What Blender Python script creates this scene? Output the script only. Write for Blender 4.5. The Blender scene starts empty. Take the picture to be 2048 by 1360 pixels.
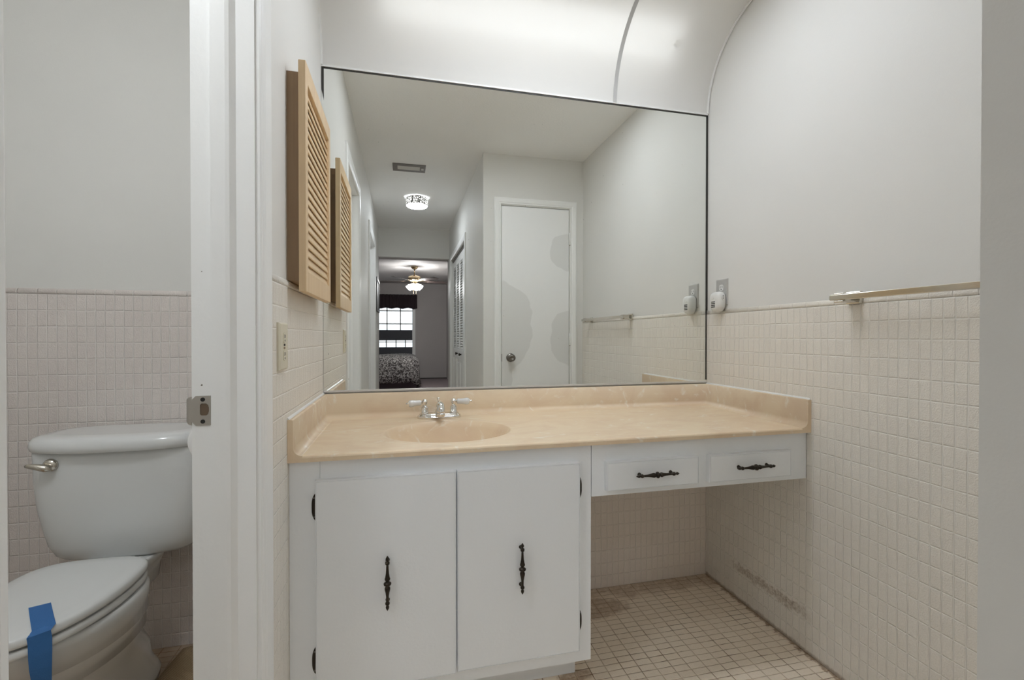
import bpy, bmesh, math, random
from mathutils import Vector, Matrix
random.seed(7)
PI = math.pi
SC = bpy.context.scene
COL = SC.collection

# ------------------------------------------------------------------ camera, world, exposure
cam = bpy.data.cameras.new('camera')
cam.sensor_width = 36.0
cam.lens = 917.15 * 36.0 / 2048.0
cam.clip_start = 0.02
camo = bpy.data.objects.new('camera', cam)
COL.objects.link(camo)
camo.location = (0.0, 0.0, 1.0867)
camo.rotation_euler = (math.radians(90 - 0.4502), 0.0, math.radians(-13.3765))
SC.camera = camo

world = bpy.data.worlds.new('overcast_sky')
SC.world = world
world.use_nodes = True
world.node_tree.nodes['Background'].inputs[0].default_value = (0.86, 0.93, 1.0, 1)
world.node_tree.nodes['Background'].inputs[1].default_value = 1.6

SC.view_settings.view_transform = 'Standard'
SC.view_settings.look = 'None'
SC.view_settings.exposure = 0.33
SC.view_settings.gamma = 1.0
SC.view_settings.use_curve_mapping = False
SC.cycles.max_bounces = 12
SC.cycles.diffuse_bounces = 8
SC.cycles.glossy_bounces = 4
SC.cycles.adaptive_threshold = 0.04

L_TUBE = 2.4       # fluorescent tube behind the curved diffuser
L_DRUM = 36.0        # hall ceiling light diffuser
L_GLOBE = 100.0       # bedroom fan globes
L_CEILING_FILL = 29.5        # added fill panel on the ceiling by the diffuser, out of view
L_TOILET_FILL = 36.0      # added fill lamp in the toilet room, unseen

# ------------------------------------------------------------------ main dimensions
XL, XR, XH = -0.2898, 1.3471, 0.5723
XLP = XL - 0.004                 # painted face of the left wall (tiles stand proud of it)
XRP = XR + 0.004
YB, YC, ZC, YE = 1.83, 0.3448, 2.43, -2.19
ZCT = 0.7775                     # counter deck


# ------------------------------------------------------------------ node helpers
class NG:
    def __init__(s, mat):
        s.t = mat.node_tree
        s.n = s.t.nodes
        s.l = s.t.links

    def node(s, typ, **kw):
        nd = s.n.new(typ)
        for k, v in kw.items():
            setattr(nd, k, v)
        return nd

    def put(s, sock, v):
        if v is None:
            return
        if hasattr(v, 'is_linked') or isinstance(v, bpy.types.NodeSocket):
            s.l.new(v, sock)
        else:
            sock.default_value = v

    def m(s, op, a, b=None, c=None, clamp=False):
        nd = s.node('ShaderNodeMath', operation=op)
        nd.use_clamp = clamp
        s.put(nd.inputs[0], a)
        s.put(nd.inputs[1], b)
        s.put(nd.inputs[2], c)
        return nd.outputs[0]

    def smooth(s, x, lo, hi, a=0.0, b=1.0):
        nd = s.node('ShaderNodeMapRange', interpolation_type='SMOOTHSTEP')
        s.put(nd.inputs[0], x)
        nd.inputs[1].default_value = lo
        nd.inputs[2].default_value = hi
        nd.inputs[3].default_value = a
        nd.inputs[4].default_value = b
        return nd.outputs[0]

    def mix(s, f, a, b):
        nd = s.node('ShaderNodeMix', data_type='RGBA')
        s.put(nd.inputs[0], f)
        s.put(nd.inputs[6], a)
        s.put(nd.inputs[7], b)
        return nd.outputs[2]

    def coords(s):
        return s.node('ShaderNodeTexCoord').outputs['Object']

    def sep(s, v):
        nd = s.node('ShaderNodeSeparateXYZ')
        s.l.new(v, nd.inputs[0])
        return nd.outputs[0], nd.outputs[1], nd.outputs[2]

    def comb(s, x, y, z=0.0):
        nd = s.node('ShaderNodeCombineXYZ')
        s.put(nd.inputs[0], x)
        s.put(nd.inputs[1], y)
        s.put(nd.inputs[2], z)
        return nd.outputs[0]

    def noise(s, v, scale, detail=2.0, rough=0.5, dist=0.0, color=False):
        nd = s.node('ShaderNodeTexNoise')
        if v is not None:
            s.l.new(v, nd.inputs['Vector'])
        nd.inputs['Scale'].default_value = scale
        nd.inputs['Detail'].default_value = detail
        nd.inputs['Roughness'].default_value = rough
        nd.inputs['Distortion'].default_value = dist
        return nd.outputs['Color' if color else 'Fac']

    def vmath(s, op, a, b=None, scale=None):
        nd = s.node('ShaderNodeVectorMath', operation=op)
        s.put(nd.inputs[0], a)
        if b is not None:
            s.put(nd.inputs[1], b)
        if scale is not None:
            nd.inputs['Scale'].default_value = scale
        return nd.outputs[0]

    def bump(s, h, dist, strength=1.0, normal=None):
        nd = s.node('ShaderNodeBump')
        nd.inputs['Distance'].default_value = dist
        nd.inputs['Strength'].default_value = strength
        s.put(nd.inputs['Height'], h)
        if normal is not None:
            s.l.new(normal, nd.inputs['Normal'])
        return nd.outputs[0]


def rgb(r, g, b):
    return (r, g, b, 1.0)


def new_mat(name, color, rough=0.5, metal=0.0, spec=None, coat=0.0):
    mt = bpy.data.materials.new(name)
    mt.use_nodes = True
    b = mt.node_tree.nodes['Principled BSDF']
    b.inputs['Base Color'].default_value = rgb(*color)
    b.inputs['Roughness'].default_value = rough
    b.inputs['Metallic'].default_value = metal
    if spec is not None:
        b.inputs['Specular IOR Level'].default_value = spec
    if coat:
        b.inputs['Coat Weight'].default_value = coat
        b.inputs['Coat Roughness'].default_value = 0.1
    return mt, NG(mt), b


def paint_mat(name, color, rough=0.6, bscale=180.0, bdist=0.0006, vary=0.02):
    mt, g, b = new_mat(name, color, rough)
    c = g.coords()
    n = g.noise(c, bscale, 3.0)
    g.l.new(g.bump(n, bdist), b.inputs['Normal'])
    big = g.noise(c, 1.7, 2.0)
    f = g.smooth(big, 0.35, 0.65)
    c2 = tuple(max(0, x - vary) for x in color)
    g.l.new(g.mix(f, rgb(*color), rgb(*c2)), b.inputs['Base Color'])
    return mt


def emit_mat(name, color, strength):
    mt = bpy.data.materials.new(name)
    mt.use_nodes = True
    t = mt.node_tree
    t.nodes.remove(t.nodes['Principled BSDF'])
    e = t.nodes.new('ShaderNodeEmission')
    e.inputs[0].default_value = rgb(*color)
    e.inputs[1].default_value = strength
    t.links.new(e.outputs[0], t.nodes['Material Output'].inputs[0])
    return mt


def tile_mat(name, axes, pu, pv, ou, ov, col_a, col_b, grout, grout_dirty=None, rough=0.45,
             gw=0.00095, dirt=None, vlines=True, wob=0.0012, pit=0.55):
    """ceramic mosaic: stacked little tiles with rounded edges, pitted glaze and grout joints"""
    mt, g, b = new_mat(name, col_a, rough)
    c = g.coords()
    wv = g.noise(c, 9.0, 1.0, color=True)
    off = g.vmath('SCALE', g.vmath('SUBTRACT', wv, (0.5, 0.5, 0.5)), scale=wob * 3.0)
    cw = g.vmath('ADD', c, off)
    s = g.sep(cw)
    U = g.m('DIVIDE', g.m('SUBTRACT', s[axes[0]], ou), pu)
    V = g.m('DIVIDE', g.m('SUBTRACT', s[axes[1]], ov), pv)
    fu, fv = g.m('FRACT', U), g.m('FRACT', V)
    du = g.m('MULTIPLY', g.m('MINIMUM', fu, g.m('SUBTRACT', 1.0, fu)), pu)
    dv = g.m('MULTIPLY', g.m('MINIMUM', fv, g.m('SUBTRACT', 1.0, fv)), pv)
    d = g.m('SMOOTH_MIN', du, dv, 0.002) if vlines else du
    tile = g.smooth(d, gw * 0.6, gw * 1.5)
    h = g.smooth(d, gw * 0.3, gw + 0.0020)
    wn = g.node('ShaderNodeTexWhiteNoise', noise_dimensions='2D')
    g.l.new(g.comb(g.m('FLOOR', U), g.m('FLOOR', V) if vlines else 0.0), wn.inputs['Vector'])
    patch = g.noise(c, 2.3, 3.0)
    var = g.m('ADD', g.m('MULTIPLY', wn.outputs[0], 0.55), g.m('MULTIPLY', patch, 0.55))
    tc = g.mix(var, rgb(*col_a), rgb(*col_b))
    gc = rgb(*grout)
    if grout_dirty:
        gn = g.smooth(g.noise(c, 9.0, 5.0, 0.75), 0.42, 0.68)
        gc = g.mix(gn, rgb(*grout), rgb(*grout_dirty))
    colr = g.mix(tile, gc, tc)
    if dirt:
        colr = dirt(g, c, colr, tile)
    g.l.new(colr, b.inputs['Base Color'])
    g.l.new(g.smooth(tile, 0.0, 1.0, 0.9, rough), b.inputs['Roughness'])
    # pitted, slightly stretched glaze texture
    st = g.vmath('MULTIPLY', c, (1.0, 1.0, 1.0))
    p1 = g.smooth(g.noise(st, 260.0, 2.0, 0.6), 0.36, 0.62)
    p2 = g.noise(st, 90.0, 2.0)
    pits = g.m('ADD', g.m('MULTIPLY', p1, 0.60 * pit), g.m('MULTIPLY', p2, 0.70 * pit))
    hh = g.m('ADD', h, g.m('MULTIPLY', pits, tile))
    g.l.new(g.bump(hh, 0.0014, 0.95), b.inputs['Normal'])
    return mt


# ------------------------------------------------------------------ materials
M = {}
M['wall'] = paint_mat('wall_paint', (0.74, 0.73, 0.70), 0.6, 220.0, 0.00015)
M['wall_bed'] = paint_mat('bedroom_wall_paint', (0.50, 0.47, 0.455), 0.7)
M['ceiling'] = paint_mat('ceiling_paint', (0.88, 0.875, 0.855), 0.7, 90.0, 0.0008)
M['trim'] = paint_mat('trim_paint', (0.87, 0.87, 0.855), 0.38, 60.0, 0.0006)
def _jamb():
    """old door jamb paint with small chips"""
    mt, g, b = new_mat('chipped_jamb_paint', (0.87, 0.87, 0.855), 0.4)
    c = g.coords()
    g.l.new(g.bump(g.noise(c, 60.0, 3.0), 0.0006), b.inputs['Normal'])
    vo = g.node('ShaderNodeTexVoronoi', feature='F1')
    vo.inputs['Scale'].default_value = 26.0
    g.l.new(g.vmath('ADD', c, g.vmath('SCALE', g.noise(c, 150.0, 2.0, color=True), scale=0.006)), vo.inputs['Vector'])
    spot = g.smooth(vo.outputs['Distance'], 0.045, 0.065, 1.0, 0.0)
    keep = g.smooth(g.sep(vo.outputs['Color'])[0], 0.88, 0.89)
    z = g.sep(c)[2]
    low = g.smooth(z, 1.25, 1.75, 1.0, 0.0)
    f = g.m('MULTIPLY', g.m('MULTIPLY', spot, keep), low)
    g.l.new(g.mix(f, rgb(0.87, 0.87, 0.855), rgb(0.20, 0.18, 0.15)), b.inputs['Base Color'])
    return mt


M['jamb'] = _jamb()
M['cab'] = paint_mat('cabinet_paint', (0.85, 0.87, 0.885), 0.42, 120.0, 0.0004, 0.015)
M['porcelain'] = new_mat('porcelain', (0.74, 0.75, 0.745), 0.12, coat=0.4)[0]
M['seat_plastic'] = new_mat('toilet_seat_enamel', (0.76, 0.77, 0.765), 0.2)[0]
M['plastic_white'] = new_mat('white_plastic', (0.78, 0.775, 0.75), 0.35)[0]
M['almond'] = new_mat('almond_plastic', (0.70, 0.655, 0.52), 0.4)[0]
M['grey_plate'] = new_mat('grey_metal_plate', (0.50, 0.49, 0.47), 0.4, 0.3)[0]
M['dark'] = new_mat('dark_slot', (0.015, 0.014, 0.012), 0.6)[0]
M['chrome'] = new_mat('chrome', (0.80, 0.79, 0.77), 0.09, 1.0)[0]
M['chrome_dull'] = new_mat('worn_chrome', (0.66, 0.62, 0.55), 0.17, 1.0)[0]
M['nickel'] = new_mat('brushed_steel', (0.55, 0.52, 0.48), 0.35, 1.0)[0]
M['black_iron'] = new_mat('antique_black_metal', (0.032, 0.024, 0.016), 0.30, 0.6)[0]
M['pewter'] = new_mat('aged_pewter', (0.20, 0.185, 0.165), 0.32, 1.0)[0]
M['brass'] = new_mat('brass', (0.62, 0.50, 0.32), 0.2, 1.0)[0]
M['paper'] = new_mat('tissue_paper', (0.82, 0.81, 0.80), 0.9)[0]
M['edge_black'] = new_mat('mirror_black_edge', (0.03, 0.028, 0.024), 0.5)[0]
M['channel'] = new_mat('mirror_channel_metal', (0.72, 0.72, 0.72), 0.3, 0.6)[0]
M['vent'] = new_mat('vent_metal', (0.20, 0.18, 0.165), 0.5, 0.4)[0]
M['vent_light'] = new_mat('vent_blade_paint', (0.62, 0.60, 0.57), 0.5)[0]
M['fan_dark'] = new_mat('fan_blade_wood', (0.07, 0.05, 0.045), 0.4)[0]
M['frame_dark'] = new_mat('dark_frame', (0.05, 0.047, 0.045), 0.4)[0]
M['frame_art'] = new_mat('grey_picture', (0.30, 0.30, 0.30), 0.5)[0]
M['shade'] = new_mat('grey_window_shade', (0.075, 0.078, 0.088), 0.8)[0]
M['skirt'] = new_mat('bed_skirt', (0.10, 0.075, 0.085), 0.9)[0]
M['rubber'] = new_mat('cardboard', (0.45, 0.34, 0.22), 0.9)[0]


def _tape():
    mt, g, b = new_mat('blue_masking_tape', (0.035, 0.155, 0.42), 0.65)
    c = g.coords()
    n = g.noise(c, 380.0, 2.0)
    g.l.new(g.bump(n, 0.0004), b.inputs['Normal'])
    return mt


M['tape'] = _tape()


def _marble():
    mt, g, b = new_mat('cultured_marble', (0.78, 0.63, 0.44), 0.40, coat=0.08)
    c = g.coords()
    cs = g.vmath('MULTIPLY', c, (1.0, 1.8, 1.3))
    w = g.noise(cs, 3.2, 5.0, 0.6, 1.9)
    f = g.smooth(w, 0.38, 0.66)
    n2 = g.noise(cs, 9.0, 4.0, 0.6, 2.4)
    f2 = g.smooth(n2, 0.56, 0.74)
    base = g.mix(f, rgb(0.78, 0.63, 0.44), rgb(0.73, 0.56, 0.385))
    colr = g.mix(g.m('MULTIPLY', f2, 0.75), base, rgb(0.87, 0.81, 0.70))
    g.l.new(colr, b.inputs['Base Color'])
    return mt


M['marble'] = _marble()


def _wood(name, a, bcol):
    mt, g, b = new_mat(name, a, 0.5)
    c = g.coords()
    cs = g.vmath('MULTIPLY', c, (60.0, 60.0, 2.5))
    n = g.noise(cs, 1.0, 4.0, 0.6, 0.5)
    g.l.new(g.mix(g.smooth(n, 0.3, 0.7), rgb(*a), rgb(*bcol)), b.inputs['Base Color'])
    g.l.new(g.bump(n, 0.0003), b.inputs['Normal'])
    return mt


M['wood'] = _wood('pale_pine', (0.72, 0.54, 0.33), (0.68, 0.495, 0.295))
M['wood_box'] = _wood('brown_pine', (0.30, 0.195, 0.105), (0.27, 0.17, 0.09))


def _rug():
    mt, g, b = new_mat('woven_mat', (0.42, 0.30, 0.17), 0.95)
    c = g.coords()
    x, y, z = g.sep(c)
    a = g.m('SINE', g.m('MULTIPLY', g.m('ADD', x, y), 1100.0))
    d = g.m('SINE', g.m('MULTIPLY', g.m('SUBTRACT', x, y), 1100.0))
    w = g.m('MULTIPLY', g.m('ADD', a, d), 0.25)
    f = g.m('ADD', w, 0.5)
    g.l.new(g.mix(f, rgb(0.30, 0.20, 0.11), rgb(0.58, 0.44, 0.28)), b.inputs['Base Color'])
    g.l.new(g.bump(f, 0.0015), b.inputs['Normal'])
    return mt


M['rug'] = _rug()


def _mirror():
    mt = bpy.data.materials.new('mirror_glass')
    mt.use_nodes = True
    g = NG(mt)
    g.n.remove(g.n['Principled BSDF'])
    gl = g.node('ShaderNodeBsdfGlossy')
    gl.inputs['Color'].default_value = rgb(0.905, 0.92, 0.895)
    gl.inputs['Roughness'].default_value = 0.0
    df = g.node('ShaderNodeBsdfDiffuse')
    df.inputs['Color'].default_value = rgb(0.75, 0.73, 0.70)
    c = g.coords()
    vo = g.node('ShaderNodeTexVoronoi', feature='F1')
    vo.inputs['Scale'].default_value = 55.0
    g.l.new(c, vo.inputs['Vector'])
    spot = g.smooth(vo.outputs['Distance'], 0.05, 0.09, 1.0, 0.0)
    sc = g.sep(vo.outputs['Color'])
    keep = g.smooth(sc[0], 0.80, 0.82)
    zone = g.noise(c, 3.0, 1.0)
    zone = g.smooth(zone, 0.45, 0.62)
    fac = g.m('MULTIPLY', g.m('MULTIPLY', spot, keep), g.m('MULTIPLY', zone, 0.55))
    ms = g.node('ShaderNodeMixShader')
    g.put(ms.inputs[0], fac)
    g.l.new(gl.outputs[0], ms.inputs[1])
    g.l.new(df.outputs[0], ms.inputs[2])
    g.l.new(ms.outputs[0], g.n['Material Output'].inputs[0])
    return mt


M['mirror'] = _mirror()


def _diffuser():
    mt = bpy.data.materials.new('flexible_light_diffuser')
    mt.use_nodes = True
    g = NG(mt)
    g.n.remove(g.n['Principled BSDF'])
    tr = g.node('ShaderNodeBsdfTranslucent')
    tr.inputs['Color'].default_value = rgb(0.95, 0.94, 0.92)
    df = g.node('ShaderNodeBsdfDiffuse')
    df.inputs['Color'].default_value = rgb(0.90, 0.89, 0.87)
    ms = g.node('ShaderNodeMixShader')
    ms.inputs[0].default_value = 0.34
    g.l.new(df.outputs[0], ms.inputs[1])
    g.l.new(tr.outputs[0], ms.inputs[2])
    g.l.new(ms.outputs[0], g.n['Material Output'].inputs[0])
    return mt


M['diffuser'] = _diffuser()
M['tube'] = emit_mat('fluorescent_glow', (0.94, 0.98, 1.0), L_TUBE)
M['drum'] = emit_mat('drum_diffuser_glow', (0.91, 0.97, 1.06), L_DRUM)
M['lens'] = emit_mat('ceiling_fill_glow', (0.91, 0.97, 1.05), L_CEILING_FILL)  # glow of the added ceiling fill panel
M['globe'] = emit_mat('globe_glow', (0.96, 0.97, 1.0), L_GLOBE)
M['toilet_fill'] = emit_mat('toilet_fill_glow', (0.92, 0.97, 1.03), L_TOILET_FILL)


def _drum_band():
    mt, g, b = new_mat('pierced_metal_band', (0.3, 0.3, 0.3), 0.4)
    c = g.coords()
    vo = g.node('ShaderNodeTexVoronoi', feature='DISTANCE_TO_EDGE')
    vo.inputs['Scale'].default_value = 55.0
    g.l.new(c, vo.inputs['Vector'])
    f = g.smooth(vo.outputs['Distance'], 0.15, 0.22)
    em = g.node('ShaderNodeEmission')
    em.inputs[0].default_value = rgb(1, .98, .95)
    em.inputs[1].default_value = 2.6
    b.inputs['Base Color'].default_value = rgb(0.25, 0.25, 0.25)
    ms = g.node('ShaderNodeMixShader')
    g.l.new(f, ms.inputs[0])
    g.l.new(b.outputs[0], ms.inputs[1])
    g.l.new(em.outputs[0], ms.inputs[2])
    g.l.new(ms.outputs[0], g.n['Material Output'].inputs[0])
    return mt


M['drum_band'] = _drum_band()


def _comforter():
    mt, g, b = new_mat('speckled_comforter', (0.2, 0.2, 0.2), 0.95)
    c = g.coords()
    vo = g.node('ShaderNodeTexVoronoi')
    vo.inputs['Scale'].default_value = 60.0
    g.l.new(c, vo.inputs['Vector'])
    s = g.sep(vo.outputs['Color'])
    f = g.smooth(s[0], 0.35, 0.75)
    g.l.new(g.mix(f, rgb(0.05, 0.043, 0.042), rgb(0.42, 0.40, 0.38)), b.inputs['Base Color'])
    return mt


M['comforter'] = _comforter()


def _carpet():
    mt, g, b = new_mat('bedroom_carpet', (0.25, 0.20, 0.20), 1.0)
    n = g.noise(g.coords(), 300.0, 2.0)
    g.l.new(g.mix(n, rgb(0.30, 0.245, 0.245), rgb(0.22, 0.175, 0.18)), b.inputs['Base Color'])
    return mt


M['carpet'] = _carpet()


def _valance():
    mt, g, b = new_mat('dark_valance_fabric', (0.035, 0.022, 0.026), 0.9)
    return mt


M['valance'] = _valance()


def _closet_door():
    """white door with three dull patches of bare primer"""
    mt, g, b = new_mat('patched_door_paint', (0.86, 0.86, 0.85), 0.4)
    c = g.coords()
    wob = g.vmath('SCALE', g.vmath('SUBTRACT', g.noise(c, 5.0, 2.0, color=True), (.5, .5, .5)), scale=0.13)
    x, y, z = g.sep(g.vmath('ADD', c, wob))
    tot = None
    for cx, cz, rx, rz in ((0.755, 1.17, 0.185, 0.33), (1.205, 1.745, 0.125, 0.15), (1.215, 1.07, 0.13, 0.20), (0.735, 0.80, 0.07, 0.14)):
        dx = g.m('DIVIDE', g.m('SUBTRACT', x, cx), rx)
        dz = g.m('DIVIDE', g.m('SUBTRACT', z, cz), rz)
        r = g.m('ADD', g.m('MULTIPLY', dx, dx), g.m('MULTIPLY', dz, dz))
        f = g.smooth(r, 0.97, 1.05, 1.0, 0.0)
        tot = f if tot is None else g.m('MAXIMUM', tot, f)
    g.l.new(g.mix(tot, rgb(0.86, 0.86, 0.85), rgb(0.76, 0.76, 0.745)), b.inputs['Base Color'])
    g.l.new(g.smooth(tot, 0, 1, 0.4, 0.75), b.inputs['Roughness'])
    return mt


M['door_patched'] = _closet_door()


def floor_dirt(g, c, colr, tile):
    x, y, z = g.sep(c)
    n = g.noise(c, 11.0, 5.0, 0.7)
    n2 = g.noise(c, 55.0, 4.0, 0.7)
    # grime along the back wall under the vanity
    e1 = g.smooth(g.m('ADD', y, g.m('MULTIPLY', g.m('SUBTRACT', n, 0.5), 0.22)), 1.71, 1.80)
    # the brown water mark left of the knee space
    dx = g.m('DIVIDE', g.m('SUBTRACT', x, 0.70), 0.17)
    dy = g.m('DIVIDE', g.m('SUBTRACT', y, 1.70), 0.075)
    r = g.m('ADD', g.m('ADD', g.m('MULTIPLY', dx, dx), g.m('MULTIPLY', dy, dy)), g.m('MULTIPLY', g.m('SUBTRACT', n, 0.5), 2.6))
    e2 = g.smooth(r, 0.55, 1.2, 1.0, 0.0)
    # grime along the right wall
    e3 = g.smooth(g.m('ADD', x, g.m('MULTIPLY', g.m('SUBTRACT', n2, 0.5), 0.07)), XR - 0.020, XR - 0.006)
    # by the toe kick
    dx = g.m('DIVIDE', g.m('SUBTRACT', x, 0.53), 0.06)
    dy = g.m('DIVIDE', g.m('SUBTRACT', y, 1.37), 0.03)
    r4 = g.m('ADD', g.m('ADD', g.m('MULTIPLY', dx, dx), g.m('MULTIPLY', dy, dy)), g.m('MULTIPLY', g.m('SUBTRACT', n, 0.5), 3.0))
    e4 = g.smooth(r4, 0.5, 1.3, 1.0, 0.0)
    a = g.m('MAXIMUM', g.m('MAXIMUM', g.m('MULTIPLY', e1, 0.55), g.m('MULTIPLY', e2, 0.62)),
            g.m('MAXIMUM', g.m('MULTIPLY', e3, 0.75), g.m('MULTIPLY', e4, 0.7)))
    a = g.m('MULTIPLY', a, g.smooth(n2, 0.25, 0.6, 0.45, 1.0))
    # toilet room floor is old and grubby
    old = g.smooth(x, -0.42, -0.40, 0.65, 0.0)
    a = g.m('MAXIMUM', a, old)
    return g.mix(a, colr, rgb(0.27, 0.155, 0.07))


def right_dirt(g, c, colr, tile):
    x, y, z = g.sep(c)
    n = g.noise(c, 40.0, 5.0, 0.75)
    n3 = g.noise(c, 120.0, 3.0, 0.7)
    # the dark rubbed streak running along the knee space wall
    zc = g.m('SUBTRACT', z, 0.130)
    band = g.m('DIVIDE', g.m('ADD', zc, g.m('MULTIPLY', g.m('SUBTRACT', n, 0.5), 0.075)), 0.017)
    band = g.smooth(g.m('MULTIPLY', band, band), 0.4, 1.6, 1.0, 0.0)
    span = g.m('MULTIPLY', g.smooth(y, 1.24, 1.36), g.smooth(y, 1.60, 1.70, 1.0, 0.0))
    a = g.m('MULTIPLY', g.m('MULTIPLY', band, span), g.smooth(n3, 0.40, 0.66, 0.22, 0.62))
    # grime at the floor joint
    f = g.smooth(g.m('ADD', z, g.m('MULTIPLY', g.m('SUBTRACT', n, 0.5), 0.03)), 0.004, 0.016, 0.6, 0.0)
    a = g.m('MAXIMUM', a, f)
    return g.mix(a, colr, rgb(0.25, 0.16, 0.085))


T_A, T_B, T_G = (0.83, 0.793, 0.722), (0.795, 0.752, 0.685), (0.89, 0.86, 0.80)
PU, PV = 0.0272, 0.0540
TOPR, TOPL, TOPT = 1.205, 1.233, 1.2455
CAP = 0.019
M['tile_right'] = tile_mat('wall_tile_right', (1, 2), PU, PV, 0.8065, TOPR - CAP, T_A, T_B, T_G, dirt=right_dirt)
M['tile_back'] = tile_mat('wall_tile_back', (0, 2), PU, PV, XR, TOPR - CAP, (0.84, 0.765, 0.69), (0.81, 0.725, 0.655), (0.88, 0.82, 0.75))
M['tile_left'] = tile_mat('wall_tile_left', (1, 2), PU, PV, YB, TOPL - CAP, T_A, T_B, T_G)
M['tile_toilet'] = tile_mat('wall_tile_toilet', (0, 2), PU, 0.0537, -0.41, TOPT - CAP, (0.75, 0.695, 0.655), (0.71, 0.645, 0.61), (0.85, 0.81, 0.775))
M['cap_y'] = tile_mat('cap_tile_side', (1, 2), PU * 2, 1.0, 0.812, 0, T_A, T_B, T_G, vlines=False)
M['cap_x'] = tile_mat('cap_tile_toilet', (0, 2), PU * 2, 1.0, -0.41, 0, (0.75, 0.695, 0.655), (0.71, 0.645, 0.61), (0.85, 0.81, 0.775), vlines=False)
M['floor'] = tile_mat('floor_tile', (0, 1), 0.0540, 0.0272, XR, YB, (0.90, 0.80, 0.665), (0.85, 0.73, 0.59), (0.72, 0.585, 0.445),
                      grout_dirty=(0.22, 0.14, 0.075), dirt=floor_dirt, gw=0.0011, pit=0.3)


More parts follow.
